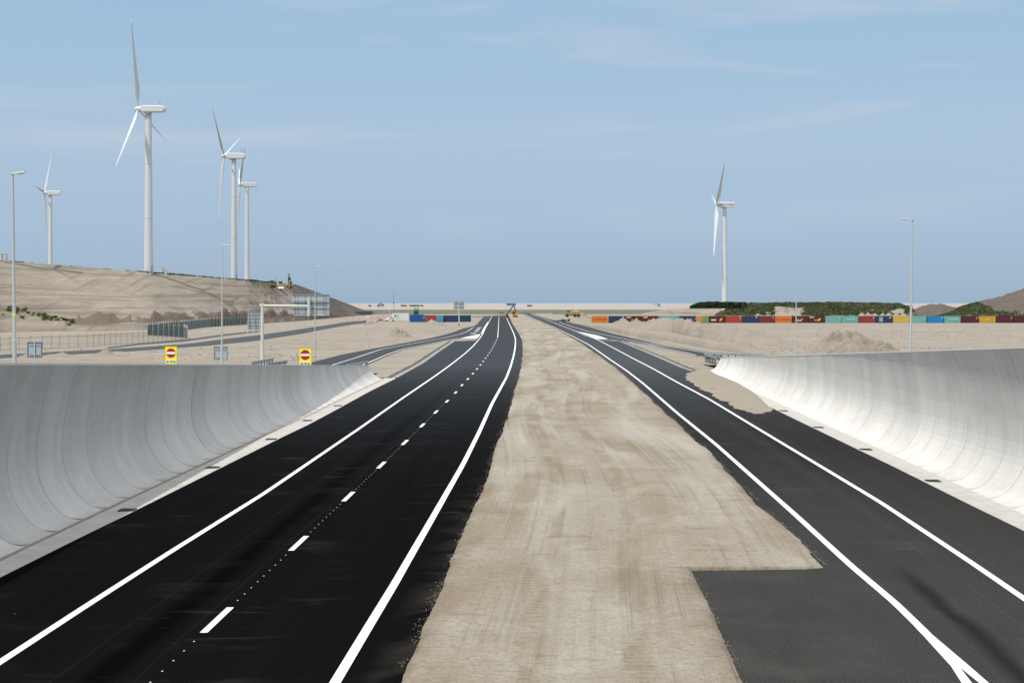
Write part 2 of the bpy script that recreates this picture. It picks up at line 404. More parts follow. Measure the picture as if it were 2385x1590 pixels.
def line_mb(b, f, z0, z1, wd, z, ref=0, step=.02, minstep=1.):
    zs = depths(z0, z1, step, minstep); n0 = len(b.v)
    for Zd in zs:
        x = f(Zd); dx = (f(Zd + 1.5) - f(Zd - 1.5)) / 3; k = math.hypot(1, dx) * wd / 2
        b.v += [(x - k, Zd, z), (x + k, Zd, z)]
    for k in range(len(zs) - 1): b.f.append((n0 + 2 * k, n0 + 2 * k + 1, n0 + 2 * k + 3, n0 + 2 * k + 2))

# ------------------------------------------------------------------ ground
def build_ground():
    b = MB(); xs = [-9000, -3000, -1000, -400, -150, -60, 0, 60, 150, 400, 1000, 3000, 9000]; ys = [-300, 0, 60, 150, 300, 600, 1000, 2000, 4000, 12000]
    for y in ys:
        for x in xs: b.v.append((x, y, -.06))
    n = len(xs)
    for j in range(len(ys) - 1):
        for i in range(n - 1): b.f.append((j * n + i, j * n + i + 1, (j + 1) * n + i + 1, (j + 1) * n + i))
    tag(b.build('ground', M['sand']), 'pale beige sand flats of the building site', None, None, 'structure')
build_ground()

# traced edges (photo pixels, unprojected to the ground)
E_llane = curve([(0,1541),(204,1408),(408,1277.6),(612,1150.6),(834.8,998.8),(934.3,929.1),(1009.5,878),(1040.8,855.7),(1066.3,836.3),(1086.7,820),(1102,805.7),(1115.3,790.4),(1123.5,779.2),(1129.6,765.9),(1139.8,747.6),(1145.4,737.3)])
E_dash = curve([(506.5,1442),(694.6,1265.5),(809.2,1158),(886.8,1084),(942,1030.8),(982.6,991.2),(1014,960.3),(1039.4,936),(1059.7,915.7),(1075.9,896.4),(1090,882.2),(1101.5,869.7),(1111.2,859),(1119.2,849.4),(1126,840.7),(1132.3,832),(1137.2,825.6),(1141.3,819.5),(1144.9,814.4),(1147.7,809.3),(1150.3,804.7),(1152.6,800.6),(1154.4,796.5),(1157.4,789.7),(1159.2,785.3),(1161,760.8),(1162.2,736.8)])
E_rlane = curve([(779.6,1590),(857,1461),(917.6,1361.3),(968,1273.5),(1004.2,1210.8),(1079.5,1079),(1115.2,1007.5),(1146,939.4),(1179,880),(1188.8,854.7),(1195.4,832.2),(1199,814.9),(1200.5,801.6),(1200.5,789.4),(1197.4,778.2),(1191.8,765.9),(1184.7,750.6),(1179.1,737.9)])
E_lasph = curve([(0,1344.5),(163,1263),(318.4,1187.3),(506,1093.5),(653,1020),(720,988),(781.2,955.2),(857.8,913),(923.6,880.2),(949.6,865.6),(987.9,844.2),(1026.1,816.6),(1061.3,792.9)])
E_medL = curve([(929,1590),(936.5,1557),(968.4,1504.3),(981.6,1455.4),(1019.3,1376.4),(1045.6,1312.4),(1079.5,1233.3),(1102,1177),(1124.6,1131.7),(1143.5,1071.5),(1168,1000),(1181.8,970),(1194.6,919),(1204.8,888.4),(1213.3,851.6),(1216.3,827),(1216.8,806.7),(1215.3,791.4),(1208.2,777.1),(1193.9,754.7),(1186.7,739.4),(1184,734)])
E_medR = curve([(1933,1328),(1910.7,1305.2),(1854,1249),(1795,1195),(1714,1116.7),(1642.4,1041.3),(1616,1022),(1570.5,976.4),(1550,960),(1509.3,922),(1475,891),(1436,857),(1419.8,846.3),(1396.8,828.4),(1377.7,815.7),(1358.6,801.6),(1339.4,790),(1294,765.5),(1256.5,749),(1222,733.5)])
E_notch = curve([(1609,1321),(1630,1364.9),(1668.7,1442),(1707.3,1529.7),(1733.6,1590)])
E_r1 = curve([(2252.7,1590),(2209,1536.7),(2160.5,1477),(2086,1404),(1981,1315.7),(1854.6,1200),(1770.5,1125.5),(1665.2,1032.5),(1575.6,960),(1534.8,924.5),(1496.5,891.4),(1458.3,862),(1420,836.5),(1371.3,802.3),(1333,782.5),(1294.8,764),(1256.5,747.4),(1222,731.5)])
E_r2 = curve([(2385,1393),(2261.5,1308.7),(2187.8,1260),(2051,1169.3),(1910.7,1085),(1770.5,1001),(1651.2,929),(1573,887.6),(1522,858.9),(1471,832.7),(1422,806.5),(1389.5,789.8),(1358.6,779),(1333,767.8),(1307.6,758.3),(1269.3,743),(1233.6,730.8)])
E_rasph = curve([(2385,1236),(2261.5,1176.3),(2086,1088.7),(1910.7,1004.5),(1802,951.9),(1615,865.9),(1585.8,855.7),(1547.6,839),(1509.3,822.5),(1440.4,793.8)])
E_rampLo = curve([(726,843.4),(796.5,825),(873,810.5),(949.6,796.7),(1000,787.5),(1030.6,780.2),(1057,773),(1077.6,764.5),(1106,758.8),(1113.3,751.6),(1122.4,741.4),(1128,736.8)])
E_rampLw = curve([(764.4,852.6),(827,833.5),(888.4,812.8),(949.6,802),(1000,793),(1040.8,785.3),(1071.4,778.2),(1088.8,771.5),(1101,762.9),(1132.7,756.7)])
E_rampLr = curve([(854.7,845.7),(903.7,824.3),(942,811.3),(1000,800.6),(1040.8,792),(1066.3,787.3),(1100,781),(1121,777)])
E_rampRo = curve([(1690,831),(1662,823.2),(1649.6,820.6),(1598.6,812.4),(1534.8,803.2),(1480,789.5),(1422.3,776),(1371.3,761.5),(1326.7,750.6),(1282,744.2),(1240,731.5)])
E_rampRw = curve([(1690,833),(1662,825),(1649.6,822),(1598.6,813.8),(1534.8,804.8),(1471,792.5),(1409.6,780),(1371.3,771.7),(1333,760.8),(1301,749.3)])
E_rampRi = curve([(1633,830.8),(1611,824.4),(1598.6,821.2),(1547.6,811),(1509,802),(1447.9,794),(1417,789.5)])
E_paraU = curve([(0,825.4),(32,824.5),(151.8,817.3),(253.6,812.9),(340,807),(442,799.4),(518.6,789.2),(610.4,779),(722.7,762.4),(799,751),(858,745.8),(935,736.5)])
E_paraL = curve([(0,833.4),(32,831.6),(178.6,823.6),(268,819),(340,814.7),(493,803.2),(610,791.7),(697,777.7),(799,758.6),(865.5,751),(940,737)])
Z_END_L, Z_END_R = 925., 1115.

def roads():
    lt = lambda Z: E_lasph(Z) if Z < 320 else E_llane(Z) - .5
    ro = ribbon('road', lt, lambda Z: E_medL(Z) + .9, 10, Z_END_L, 0, M['road_new'], ref=E_dash, cols=4)
    tag(ro, 'black new asphalt of the two lane left carriageway')
    rl = lambda Z: min(E_medR(Z) - .9, 3.6 if Z < 47 else 1e9)
    rr = lambda Z: E_rasph(Z) + .02 if Z < 318 else E_r2(Z) + .5
    ro2 = ribbon('road', rl, rr, 10, Z_END_R, 0, M['road_old'], ref=lambda Z: (E_r1(Z) + E_r2(Z)) / 2, cols=4)
    tag(ro2, 'dark grey asphalt of the right carriageway')
    # slip roads
    o = ribbon('slip_road', lambda Z: E_rampLo(Z), lambda Z: (E_rampLr(Z) + .35) if Z < 385 else E_llane(Z), 150, Z_END_L, -.012, M['road_old'], cols=3)
    tag(o, 'grey slip road leaving the left carriageway')
    b = MB(); uv = []
    zs = depths(228, Z_END_R, .015)
    for Zd in zs:
        a = E_rampRi.raw(max(Zd, 228)) - .3 if Zd < 330 else E_r2(Zd); c = E_rampRo(Zd) + .3
        for x in (a, c): b.v.append((x, Zd, -.012)); uv.append((x - a, Zd))
    for k in range(len(zs) - 1): b.f.append((2 * k, 2 * k + 1, 2 * k + 3, 2 * k + 2))
    o = b.build('slip_road', M['road_old'], uvs=uv); tag(o, 'grey slip road beside the ditch on the right', kind='structure')
    # its continuation behind the pale wall
    b = MB(); p = [U(1633, 830.8), U(1690, 831), U(1800, 838), U(1760, 850)]
    b.add([(q.x, q.y, -.014) for q in p], [(0, 1, 2, 3)]); o = b.build('slip_road', M['road_old'], uvs=[(0, 0), (3, 0), (3, 9), (0, 9)]); tag(o, 'end of the right slip road behind the wall', kind='structure')
    # service road on the left: runs nearly along the view, built as a quad strip between traced edges
    up = [(-260,838),(0,825.4),(151.8,817.3),(253.6,812.9),(340,807),(442,799.4),(518.6,789.2),(610.4,779),(722.7,762.4),(799,751),(858,745),(935,736.5)]
    lo = [(-260,848),(0,833.4),(178.6,823.6),(268,819),(340,814.7),(493,803.2),(590,793.7),(697,777.7),(770,763.6),(820,755.6),(865.5,750.5),(950,737.2)]
    def strip(name, up, lo, z, mat, label):
        def samp(pl, n=80):
            xs = np.linspace(pl[0][0], pl[-1][0], n); return [(x, float(np.interp(x, [p[0] for p in pl], [p[1] for p in pl]))) for x in xs]
        b = MB(); uv = []; d = 0; last = None
        for (a, c) in zip(samp(up), samp(lo)):
            A, Cc = U(*a), U(*c)
            if last: d += (A - last).length
            last = A
            b.v += [(A.x, A.y, z), (Cc.x, Cc.y, z)]; uv += [(0, d), ((A - Cc).length, d)]
        for k in range(79): b.f.append((2 * k, 2 * k + 1, 2 * k + 3, 2 * k + 2))
        tag(b.build(name, mat, uvs=uv), label, kind='structure')
    strip('service_road', up, lo, -.03, M['road_grey'], 'grey service road below the sand hill')
    strip('path', [(250,808),(320,799.5),(434.8,790),(516.4,778.5),(612,768)], [(250,811),(320,802.7),(434.8,793.8),(516.4,782.3),(612,771)], -.034, M['road_grey'], 'narrow asphalt path along the mesh fence')
    strip('crossing_road', [(1100,737.5),(1180,733.3),(1205,729.2),(1222,728.2),(1245,729.5)], [(1100,738.6),(1180,735.6),(1205,731.4),(1222,731),(1245,731.5)], .012, M['road_grey'], 'short asphalt crossing between the two carriageways')
    # markings
    b = MB()
    line_mb(b, E_llane, 12, Z_END_L, .2, .005); line_mb(b, E_rlane, 12, Z_END_L, .22, .005)
    line_mb(b, lambda Z: E_llane(Z) - .35, 395, 640, .35, .0065)
    c = 37.6
    while c < 352:
        dx = E_dash(c + 1) - E_dash(c - 1); line_mb(b, E_dash, c - 1.5, c + 1.5, .17, .005, minstep=.75)
        if c < 110:
            for k in range(2, 11):
                zz = c - 6 + k * 1. - 0
                zz = c + 1.5 + (k - 1) * .9
                x = E_dash(zz); b.box((x, zz, .006), (.032, .045, .006))
        c += 12
    for k in range(9): zz = 37.6 - 1.5 - k * .95; b.box((E_dash(zz), zz, .006), (.032, .045, .006))
    line_mb(b, E_dash, 352, Z_END_L, .16, .005)
    # gore and tick marks
    def poly(pts, z): b.add([(U(*p).x, U(*p).y, z) for p in pts], [tuple(range(len(pts)))])
    poly([(1072, 787.6), (1119.5, 777.4), (1112, 787.8)], .0065)
    for x0, x1, y in ((1096.5, 1110, 776.2), (1105, 1115, 771.2), (1108.7, 1118, 767), (1112.3, 1121, 763.4)):
        poly([(x0, y), (x1, y - .7), (x1 - 1, y + .5), (x0 - 1, y + 1.1)], .0065)
    tag(b.build('road_markings', M['line'], fix=False), 'white lines and dashes on the left carriageway', kind='structure')
    b = MB()
    line_mb(b, E_rampLw, 170, 500, .18, .001); line_mb(b, E_rampLr, 178, 345, .18, .001)
    tag(b.build('road_markings', M['line'], fix=False), 'white edge lines of the left slip road', kind='structure')
    b = MB()
    line_mb(b, E_r1, 36, Z_END_R, .21, .005); line_mb(b, E_r2, 12, Z_END_R, .21, .005)
    # the near line splits into the tip of a chevron
    for z_, pl in ((.0066, [(2134,1463),(2157,1463),(2235,1553),(2264,1590),(2311,1650),(2278,1650),(2240,1590),(2215,1550.7),(2149,1478)]), (.0078, [(2145,1463),(2157,1463),(2172,1478),(2258,1550.7),(2303,1590),(2372,1650),(2356,1650),(2281,1590),(2235,1553)])):
        q = [U(*p) for p in pl]; b.add([(v.x, v.y, z_) for v in q], [tuple(range(len(q)))])
    def poly2(pts, z): b.add([(U(*p).x, U(*p).y, z) for p in pts], [tuple(range(len(pts)))])
    poly2([(1341, 770.2), (1350, 772.8), (1391.7, 781.2), (1416.5, 789.3), (1390.5, 789.3)], .0068)
    line_mb(b, E_rampRw, 232, 640, .2, .001); line_mb(b, E_rampRi.raw, 229, 333, .2, .001)
    tag(b.build('road_markings', M['line'], fix=False), 'white lines and gore tip on the right carriageway', kind='structure')
roads()

def fbm(x, y, s, seed=0., oct=4):
    return mn.fractal(Vector((x * s + seed, y * s - seed, seed * .7)), 1., 2., oct)

def median():
    b = MB(); uv = []; ed = []; zs = depths(10, 1118, .006, .14); n = 44
    for Zd in zs:
        jl = .10 * fbm(0, Zd, .09, 3.) + .035 * fbm(0, Zd, .6, 8.) + .014 * fbm(0, Zd, 3., 1.); jr = .16 * fbm(0, Zd, .09, 13.) + .05 * fbm(0, Zd, .6, 5.) + .014 * fbm(0, Zd, 3., 2.)
        a = E_medL(min(Zd, 1030)) + jl
        if Zd < 44.55: c = E_notch(Zd) + jr * .55
        elif Zd < 44.75: c = E_notch(44.75) + (Zd - 44.55) / .2 * (E_medR.raw(44.75) - E_notch(44.75))
        else: c = E_medR(Zd) + jr if Zd > 50 else E_medR.raw(Zd) + jr * .5
        if c < a + .4: c = a + .4
        for i in range(n + 1):
            t = i / n; t = t * t * (3 - 2 * t) * .35 + t * .65
            x = a + (c - a) * t; de = min(x - a, c - x)
            z = -.03 + .13 * (1 - math.exp(-de / .14)) + (.035 * fbm(x, Zd, .5, 2.) + .012 * fbm(x, Zd, 2.4, 9.)) * min(1, de / .4) + .05 * math.exp(-((de - .35) / .25) ** 2) * max(0, fbm(x, Zd, .8, 31.) + .2)
            if 44.3 < Zd < 47.6 and x > 4.9: z -= .045 * min(1, (x - 4.9) / .5)
            ed.append(max(0., 1 - de / .75)); b.v.append((x, Zd, z)); uv.append((x - 1.0 - .02 * Zd + .6 * math.sin(Zd / 14), Zd))
    m = n + 1
    for k in range(len(zs) - 1):
        for i in range(n): b.f.append((k * m + i, k * m + i + 1, (k + 1) * m + i + 1, (k + 1) * m + i))
    mo = b.build('median_sand', M['median'], smooth=True, uvs=uv, fix=False); at = mo.data.attributes.new('crumble', 'FLOAT', 'POINT'); at.data.foreach_set('value', np.array(ed, np.float32))
    tag(mo, 'bare sand median with wheel tracks between the carriageways', kind='structure')
    # crumbs that spill over the asphalt along the edges
    b = MB(); rr = random.Random(9)
    for k in range(6000):
        Zd = 22 + 150 * rr.random() ** 1.8; a, c = E_medL(Zd), (E_notch(Zd) if Zd < 44.6 else E_medR(Zd)); o_ = abs(rr.gauss(0, .11)) - .08
        x = a - o_ if rr.random() < .5 else c + o_; s = .005 + .013 * rr.random() ** 3; zz = .006 if o_ > .02 else .05
        if fbm(0, Zd, .4, 3. if x < a + .3 else 7.) < -.1: continue
        ring = [(x + s * math.cos(q) * rr.uniform(.6, 1.4), Zd + s * 1.4 * math.sin(q) * rr.uniform(.6, 1.4), zz) for q in (0, 1.3, 2.5, 3.8, 5.1)]
        n0 = len(b.v); b.v += ring + [(x, Zd, zz + s * .8)]; b.f += [(n0 + i, n0 + (i + 1) % 5, n0 + 5) for i in range(5)]
    tag(b.build('sand_crumbs', M['heap'], fix=False), 'crumbs of sand spilled over the asphalt along the median', 'sand crumbs', kind='stuff')
    # small stones and clods
    b = MB(); rr = random.Random(4)
    for k in range(900):
        Zd = 22 + 110 * rr.random() ** 1.7; a, c = E_medL(Zd), (E_notch(Zd) if Zd < 44.6 else E_medR(Zd))
        t = rr.random() if rr.random() < .5 else rr.choice((rr.random() ** 3, 1 - rr.random() ** 3))
        x = a + .1 + (c - a - .2) * t; s = .01 + .026 * rr.random() ** 4
        ring = [(x + s * math.cos(q) * rr.uniform(.7, 1.3), Zd + s * math.sin(q) * rr.uniform(.7, 1.3), .07) for q in (0, 1.3, 2.5, 3.8, 5.1)]
        n0 = len(b.v); b.v += ring + [(x, Zd, .075 + s * .9)]; b.f += [(n0 + i, n0 + (i + 1) % 5, n0 + 5) for i in range(5)]
    tag(b.build('stones', M['soil'], fix=False), 'scattered clods and stones lying on the sandy median', 'stones', kind='stuff')
median()

# ------------------------------------------------------------------ curved concrete walls
PROF = [(0, 0), (.46, .035), (.88, .28), (1.22, .70), (1.44, 1.1), (1.55, 1.45), (1.62, 1.92), (1.61, 2.5), (1.56, 3.0), (1.36, 4.07), (.98, 5.2), (.72, 5.85), (.2, 7.0)]
def prof_pts(h, n=26):
    """curved section from the toe up to height h: list of (outward, z, arc length)"""
    ts = np.linspace(0, len(PROF) - 1, 240); P = []
    for t in ts:
        i = min(int(t), len(PROF) - 2); u = t - i
        p0, p1, p2, p3 = PROF[max(i - 1, 0)], PROF[i], PROF[i + 1], PROF[min(i + 2, len(PROF) - 1)]
        q = [.5 * (2 * p1[k] + (p2[k] - p0[k]) * u + (2 * p0[k] - 5 * p1[k] + 4 * p2[k] - p3[k]) * u * u + (3 * p1[k] - p0[k] - 3 * p2[k] + p3[k]) * u ** 3) for k in (0, 1)]
        P.append(q)
    P = np.array(P); P[:, 1] = np.maximum.accumulate(P[:, 1])
    s = np.concatenate([[0], np.cumsum(np.hypot(np.diff(P[:, 0]), np.diff(P[:, 1])))])
    smax = float(np.interp(h, P[:, 1], s)); ss = np.linspace(0, smax, n)
    return [(float(np.interp(a, s, P[:, 0])), float(np.interp(a, s, P[:, 1])), a) for a in ss]
TOE_L = lambda Z: float(np.interp(Z, [0, 43, 57, 71.5, 88, 104, 134, 160], [-15.5, -14.55, -14.32, -14.02, -13.65, -13.25, -12.8, -12.33]))
TOE_R = lambda Z: float(np.interp(Z, [0, 52, 74.5, 93, 113, 145, 178], [15.9, 17.35, 18.0, 18.5, 19.05, 20., 21.1]))
H_L = lambda Z: 5.2 - .0382 * (Z - 54.3)
H_R = lambda Z: 5.07 - .0361 * (Z - 74.5)
def wall(side, toe, hf, z0, z1, mat, label, pan):
    t = thing('concrete_wall', (toe(z0) , z0, 0), label, 'retaining wall')
    o0 = Vector((toe(z0), z0, 0)); z = z0; k = 0; TH = .28; NP = 24
    nr = random.Random(side + 5)
    cuts = []
    while z < z1 - .3: cuts.append(z); z += pan
    cuts.append(z1)
    for a, c in zip(cuts[:-1], cuts[1:]):
        g = .02; rings = []; uvs = []; b = MB(); jog = nr.uniform(-.006, .006)
        sub = np.linspace(a + g, c - g, 5)
        for Z in sub:
            pr = prof_pts(hf(Z), NP); pr0 = pr; ring = []
            for d, zz, s in pr: ring.append(Vector((toe(Z) + side * (d + jog), Z, zz)) - o0); uvs.append((Z + side * 3, s))
            # back face, thickened outward
            for d, zz, s in reversed(pr):
                ring.append(Vector((toe(Z) + side * (d + TH + (.5 if zz < .6 else 0)), Z, max(zz - (.32 if zz < .6 else 0), -.3) if zz < .6 else zz)) - o0); uvs.append((Z, s))
            rings.append(ring)
        b.loft(rings); nf = len(b.f); n0 = len(b.v)
        # flat dark wedge: shadow at the foot of the joint, put into the colour
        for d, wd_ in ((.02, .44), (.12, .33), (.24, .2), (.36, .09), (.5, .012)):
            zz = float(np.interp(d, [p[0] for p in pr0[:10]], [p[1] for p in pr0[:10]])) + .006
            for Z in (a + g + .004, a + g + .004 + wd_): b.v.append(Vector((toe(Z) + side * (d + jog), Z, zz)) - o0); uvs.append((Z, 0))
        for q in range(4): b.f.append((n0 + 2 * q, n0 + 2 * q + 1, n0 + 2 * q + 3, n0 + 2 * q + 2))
        o = b.build('wall_panel', mat, t, smooth=False, uvs=uvs)
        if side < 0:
            o.data.materials.append(M['wedge_shade'])
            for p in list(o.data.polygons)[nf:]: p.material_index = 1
    # coping strip that finishes the top edge
    b = MB(); rings = []
    for Z in np.linspace(z0, z1, 60):
        d, zz, s = prof_pts(hf(Z), NP)[-1]; x = toe(Z) + side * d
        rings.append([Vector((x + side * -.02, Z, zz + .004)) - o0, Vector((x + side * -.02, Z, zz + .07)) - o0, Vector((x + side * (TH + .05), Z, zz + .07)) - o0, Vector((x + side * (TH + .05), Z, zz + .004)) - o0])
    b.loft(rings); b.build('coping', M['cope'], t)
    # dark backing behind the open joints
    b = MB(); rings = []
    for Z in np.linspace(z0, z1 - .05, 60):
        pr = prof_pts(hf(Z) - .05, NP)
        rings.append([Vector((toe(Z) + side * (d + .1), Z, max(zz - .05, -.1))) - o0 for d, zz, s in pr])
    b.loft(rings, close=False, caps=False); b.build('joint_filler', M['iron'], t, fix=False)
    return t
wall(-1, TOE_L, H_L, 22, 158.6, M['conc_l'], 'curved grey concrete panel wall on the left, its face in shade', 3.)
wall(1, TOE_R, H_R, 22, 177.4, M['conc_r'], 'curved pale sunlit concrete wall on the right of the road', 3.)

def gutters():
    for side, toe, asp, z1, lab in ((-1, TOE_L, E_lasph, 159.5, 'concrete gutter strip at the foot of the left wall'), (1, TOE_R, E_rasph, 177.4, 'concrete gutter strip at the foot of the right wall')):
        b = MB(); n = 0
        for Z in depths(12, z1 - (2.5 if side > 0 else 0), .01, 1):
            a = toe(Z) + side * .1; c = asp(Z); mm = a + (c - a) * .35
            b.v += [(a, Z, .015), (a + (c - a) * .18, Z, .02), (mm, Z, -.012), (c - side * -.0, Z, .012), (c, Z, -.05)]; n += 1
        for k in range(n - 1):
            for i in range(4): b.f.append((5 * k + i, 5 * k + i + 1, 5 * k + 5 + i + 1, 5 * k + 5 + i))
        tag(b.build('gutter', M['gutter']), lab, kind='structure')
    # sand-filled seam at the toe
    b = MB()
    for Z in depths(12, 158, .01, .6):
        x = TOE_L(Z) + .02; w_ = .09 + .03 * fbm(0, Z, 1.3, 4)
        b.v += [(x - .04, Z, .03), (x + w_, Z, .028)]
    for k in range(len(b.v) // 2 - 1): b.f.append((2 * k, 2 * k + 1, 2 * k + 3, 2 * k + 2))
    tag(b.build('seam_sand', M['wet']), 'line of brown silt along the foot of the left wall', kind='structure')
    # drains
    first = None
    spots = [(-1, x, y) for x, y in ((297, 1188), (496, 1089), (632, 1023), (716, 979.5), (787, 945))] + [(1, x, y) for x, y in ((1824.5, 957), (1906, 995.5), (2016, 1047), (2172, 1120))]
    labs = ['nearest of the black drain grates in the left gutter, beside the wall shadow', 'second nearest drain grate in the left gutter', 'drain grate in the middle of the left gutter', 'second farthest drain grate in the left gutter', 'farthest drain grate in the left gutter',
            'farthest drain grate in the right gutter by the sand spill', 'second farthest drain grate in the right gutter', 'second nearest drain grate in the right gutter', 'nearest drain grate in the right gutter']
    for (sd, x, y), lb in zip(spots, labs):
        p = U(x, y, .0)
        if first is None:
            t = thing('drain_grate', (p.x, p.y, .02), lb, 'drain', 'drain grates in the gutters')
            b = MB(); b.box((0, 0, 0), (.56, .62, .03)); b.build('frame', M['iron'], t)
            b = MB()
            for i in range(7): b.box((-.22 + i * .073, 0, .022), (.03, .5, .02))
            b.build('grate', M['dark'], t); first = t
        else:
            t = copy_tree(first); t.location = (p.x, p.y, .02); t['label'] = lb
gutters()

def right_spill():
    """sand washed over the gutter at the far end of the right wall"""
    out = [(1616,862.5),(1600,869),(1594.7,879.3),(1611.3,895.2),(1640,911),(1662.3,924.5),(1690,939),(1716,953),(1756.4,964),(1785,963)]
    inn = [(1652,861.5),(1658,866),(1668,872),(1690,880),(1720,893),(1745,908),(1765,922),(1778,935),(1790,947),(1805,952)]
    n = 60; b = MB(); m = 16
    def at(pl, t):
        k = t * (len(pl) - 1); i = min(int(k), len(pl) - 2); u = k - i; A, B = U(*pl[i]), U(*pl[i + 1]); return A.lerp(B, u)
    for j in range(n + 1):
        A, Bp = at(out, j / n), at(inn, j / n)
        for i in range(m + 1):
            t = i / m; p = A.lerp(Bp, t); jit = .55 * fbm(p.x * 3, p.y * .5, .45, 3.) + .3 * fbm(p.x * 3, p.y * .6, 1.3, 3.)
            p.x += jit * (1 - t) * .8; de = min(t, 1 - t, j / n, 1 - j / n)
            z = -.02 + .055 * min(1, de * 9) + .012 * fbm(p.x, p.y, .9, 6.) + .05 * t
            b.v.append((p.x, p.y, z))
    for j in range(n):
        for i in range(m): q = j * (m + 1) + i; b.f.append((q, q + 1, q + m + 2, q + m + 1))
    tag(b.build('sand_spill', M['wet'], smooth=True), 'fan of damp brown sand spilled over the gutter at the end of the right wall', 'sand', kind='structure')
right_spill()
def edge_strips():
    """unfinished verge beyond the wall ends: pale broken kerb bed and a dark strip painted as the shadow of the sand lip"""
    for side, e, z0, z1, lab in ((-1, E_lasph, 160.5, 318, 'left'), (1, E_rasph, 176, 312, 'right')):
        rr = random.Random(3 + side); b = MB(); zs = depths(z0, z1, .004, .8)
        for Z in zs:
            k = .36 + .42 * fbm(0, Z, .12, 4. + side) + .2 * fbm(0, Z, .6, 7.); b.v += [(e(Z) - side * .02, Z, .012), (e(Z) + side * max(.12, k), Z, .03), (e(Z) + side * (max(.12, k) + .1), Z, -.07)]
        for k in range(len(zs) - 1):
            for i in range(2): b.f.append((3 * k + i, 3 * k + i + 1, 3 * k + i + 4, 3 * k + i + 3))
        tag(b.build('kerb_bed', M['kerb'], fix=True), 'pale broken kerb bed along the %s carriageway beyond the wall' % lab, kind='structure')
        b = MB()
        for Z in zs:
            x = e(Z) + side * (.62 + .05 * fbm(0, Z, .4, 2.)); q = .2 + .13 * fbm(0, Z, .6, 6.); b.v += [(x + side * .08, Z, -.045), (x + side * (.12 + max(.1, q) * 1.5), Z, -.045), (x + side * (.16 + max(.1, q) * 1.5), Z, .03 + .02 * fbm(0, Z, 1., 2.)), (x + side * 2.2, Z, -.07)]
        n0 = 0
        m1 = [];
        for k in range(len(zs) - 1):
            for i in range(3): b.f.append((4 * k + i, 4 * k + i + 1, 4 * k + i + 5, 4 * k + i + 4)); m1.append(0 if i == 0 else 1)
        o = b.build('verge_lip_shade', M['dark'], fix=True); o.data.materials.append(M['sand'])  # dark faces stand in for the shadow of the sand lip
        for p, q in zip(o.data.polygons, m1): p.material_index = q
        tag(o, 'sand verge lip with its shadow painted as a narrow dark strip along the %s carriageway' % lab, kind='structure')
edge_strips()

def berms():
    """fills behind the two walls, falling with them"""
    for side, toe, hf, z1, lab in ((-1, TOE_L, H_L, 190, 'sand fill behind the left wall'), (1, TOE_R, H_R, 215, 'sand fill behind the right wall')):
        b = MB(); zs = np.linspace(15, z1, 50); m = 9
        for Z in zs:
            h = max(hf(Z) - .75, -.3); x0 = toe(Z) + side * 1.75
            for i, (dx, k) in enumerate(((0, 1), (3, 1), (6, 1), (9, .98), (12, .95), (15, .8), (19, .5), (23, .2), (27, -.15))):
                b.v.append((x0 + side * dx, Z, h * k - .02 + .08 * fbm(dx, Z, .2, 5.) - (.1 if k < 0 else 0)))
        for j in range(len(zs) - 1):
            for i in range(m - 1): q = j * m + i; b.f.append((q, q + 1, q + m + 1, q + m))
        tag(b.build('embankment', M['sand'], smooth=True), lab, kind='structure')
berms()

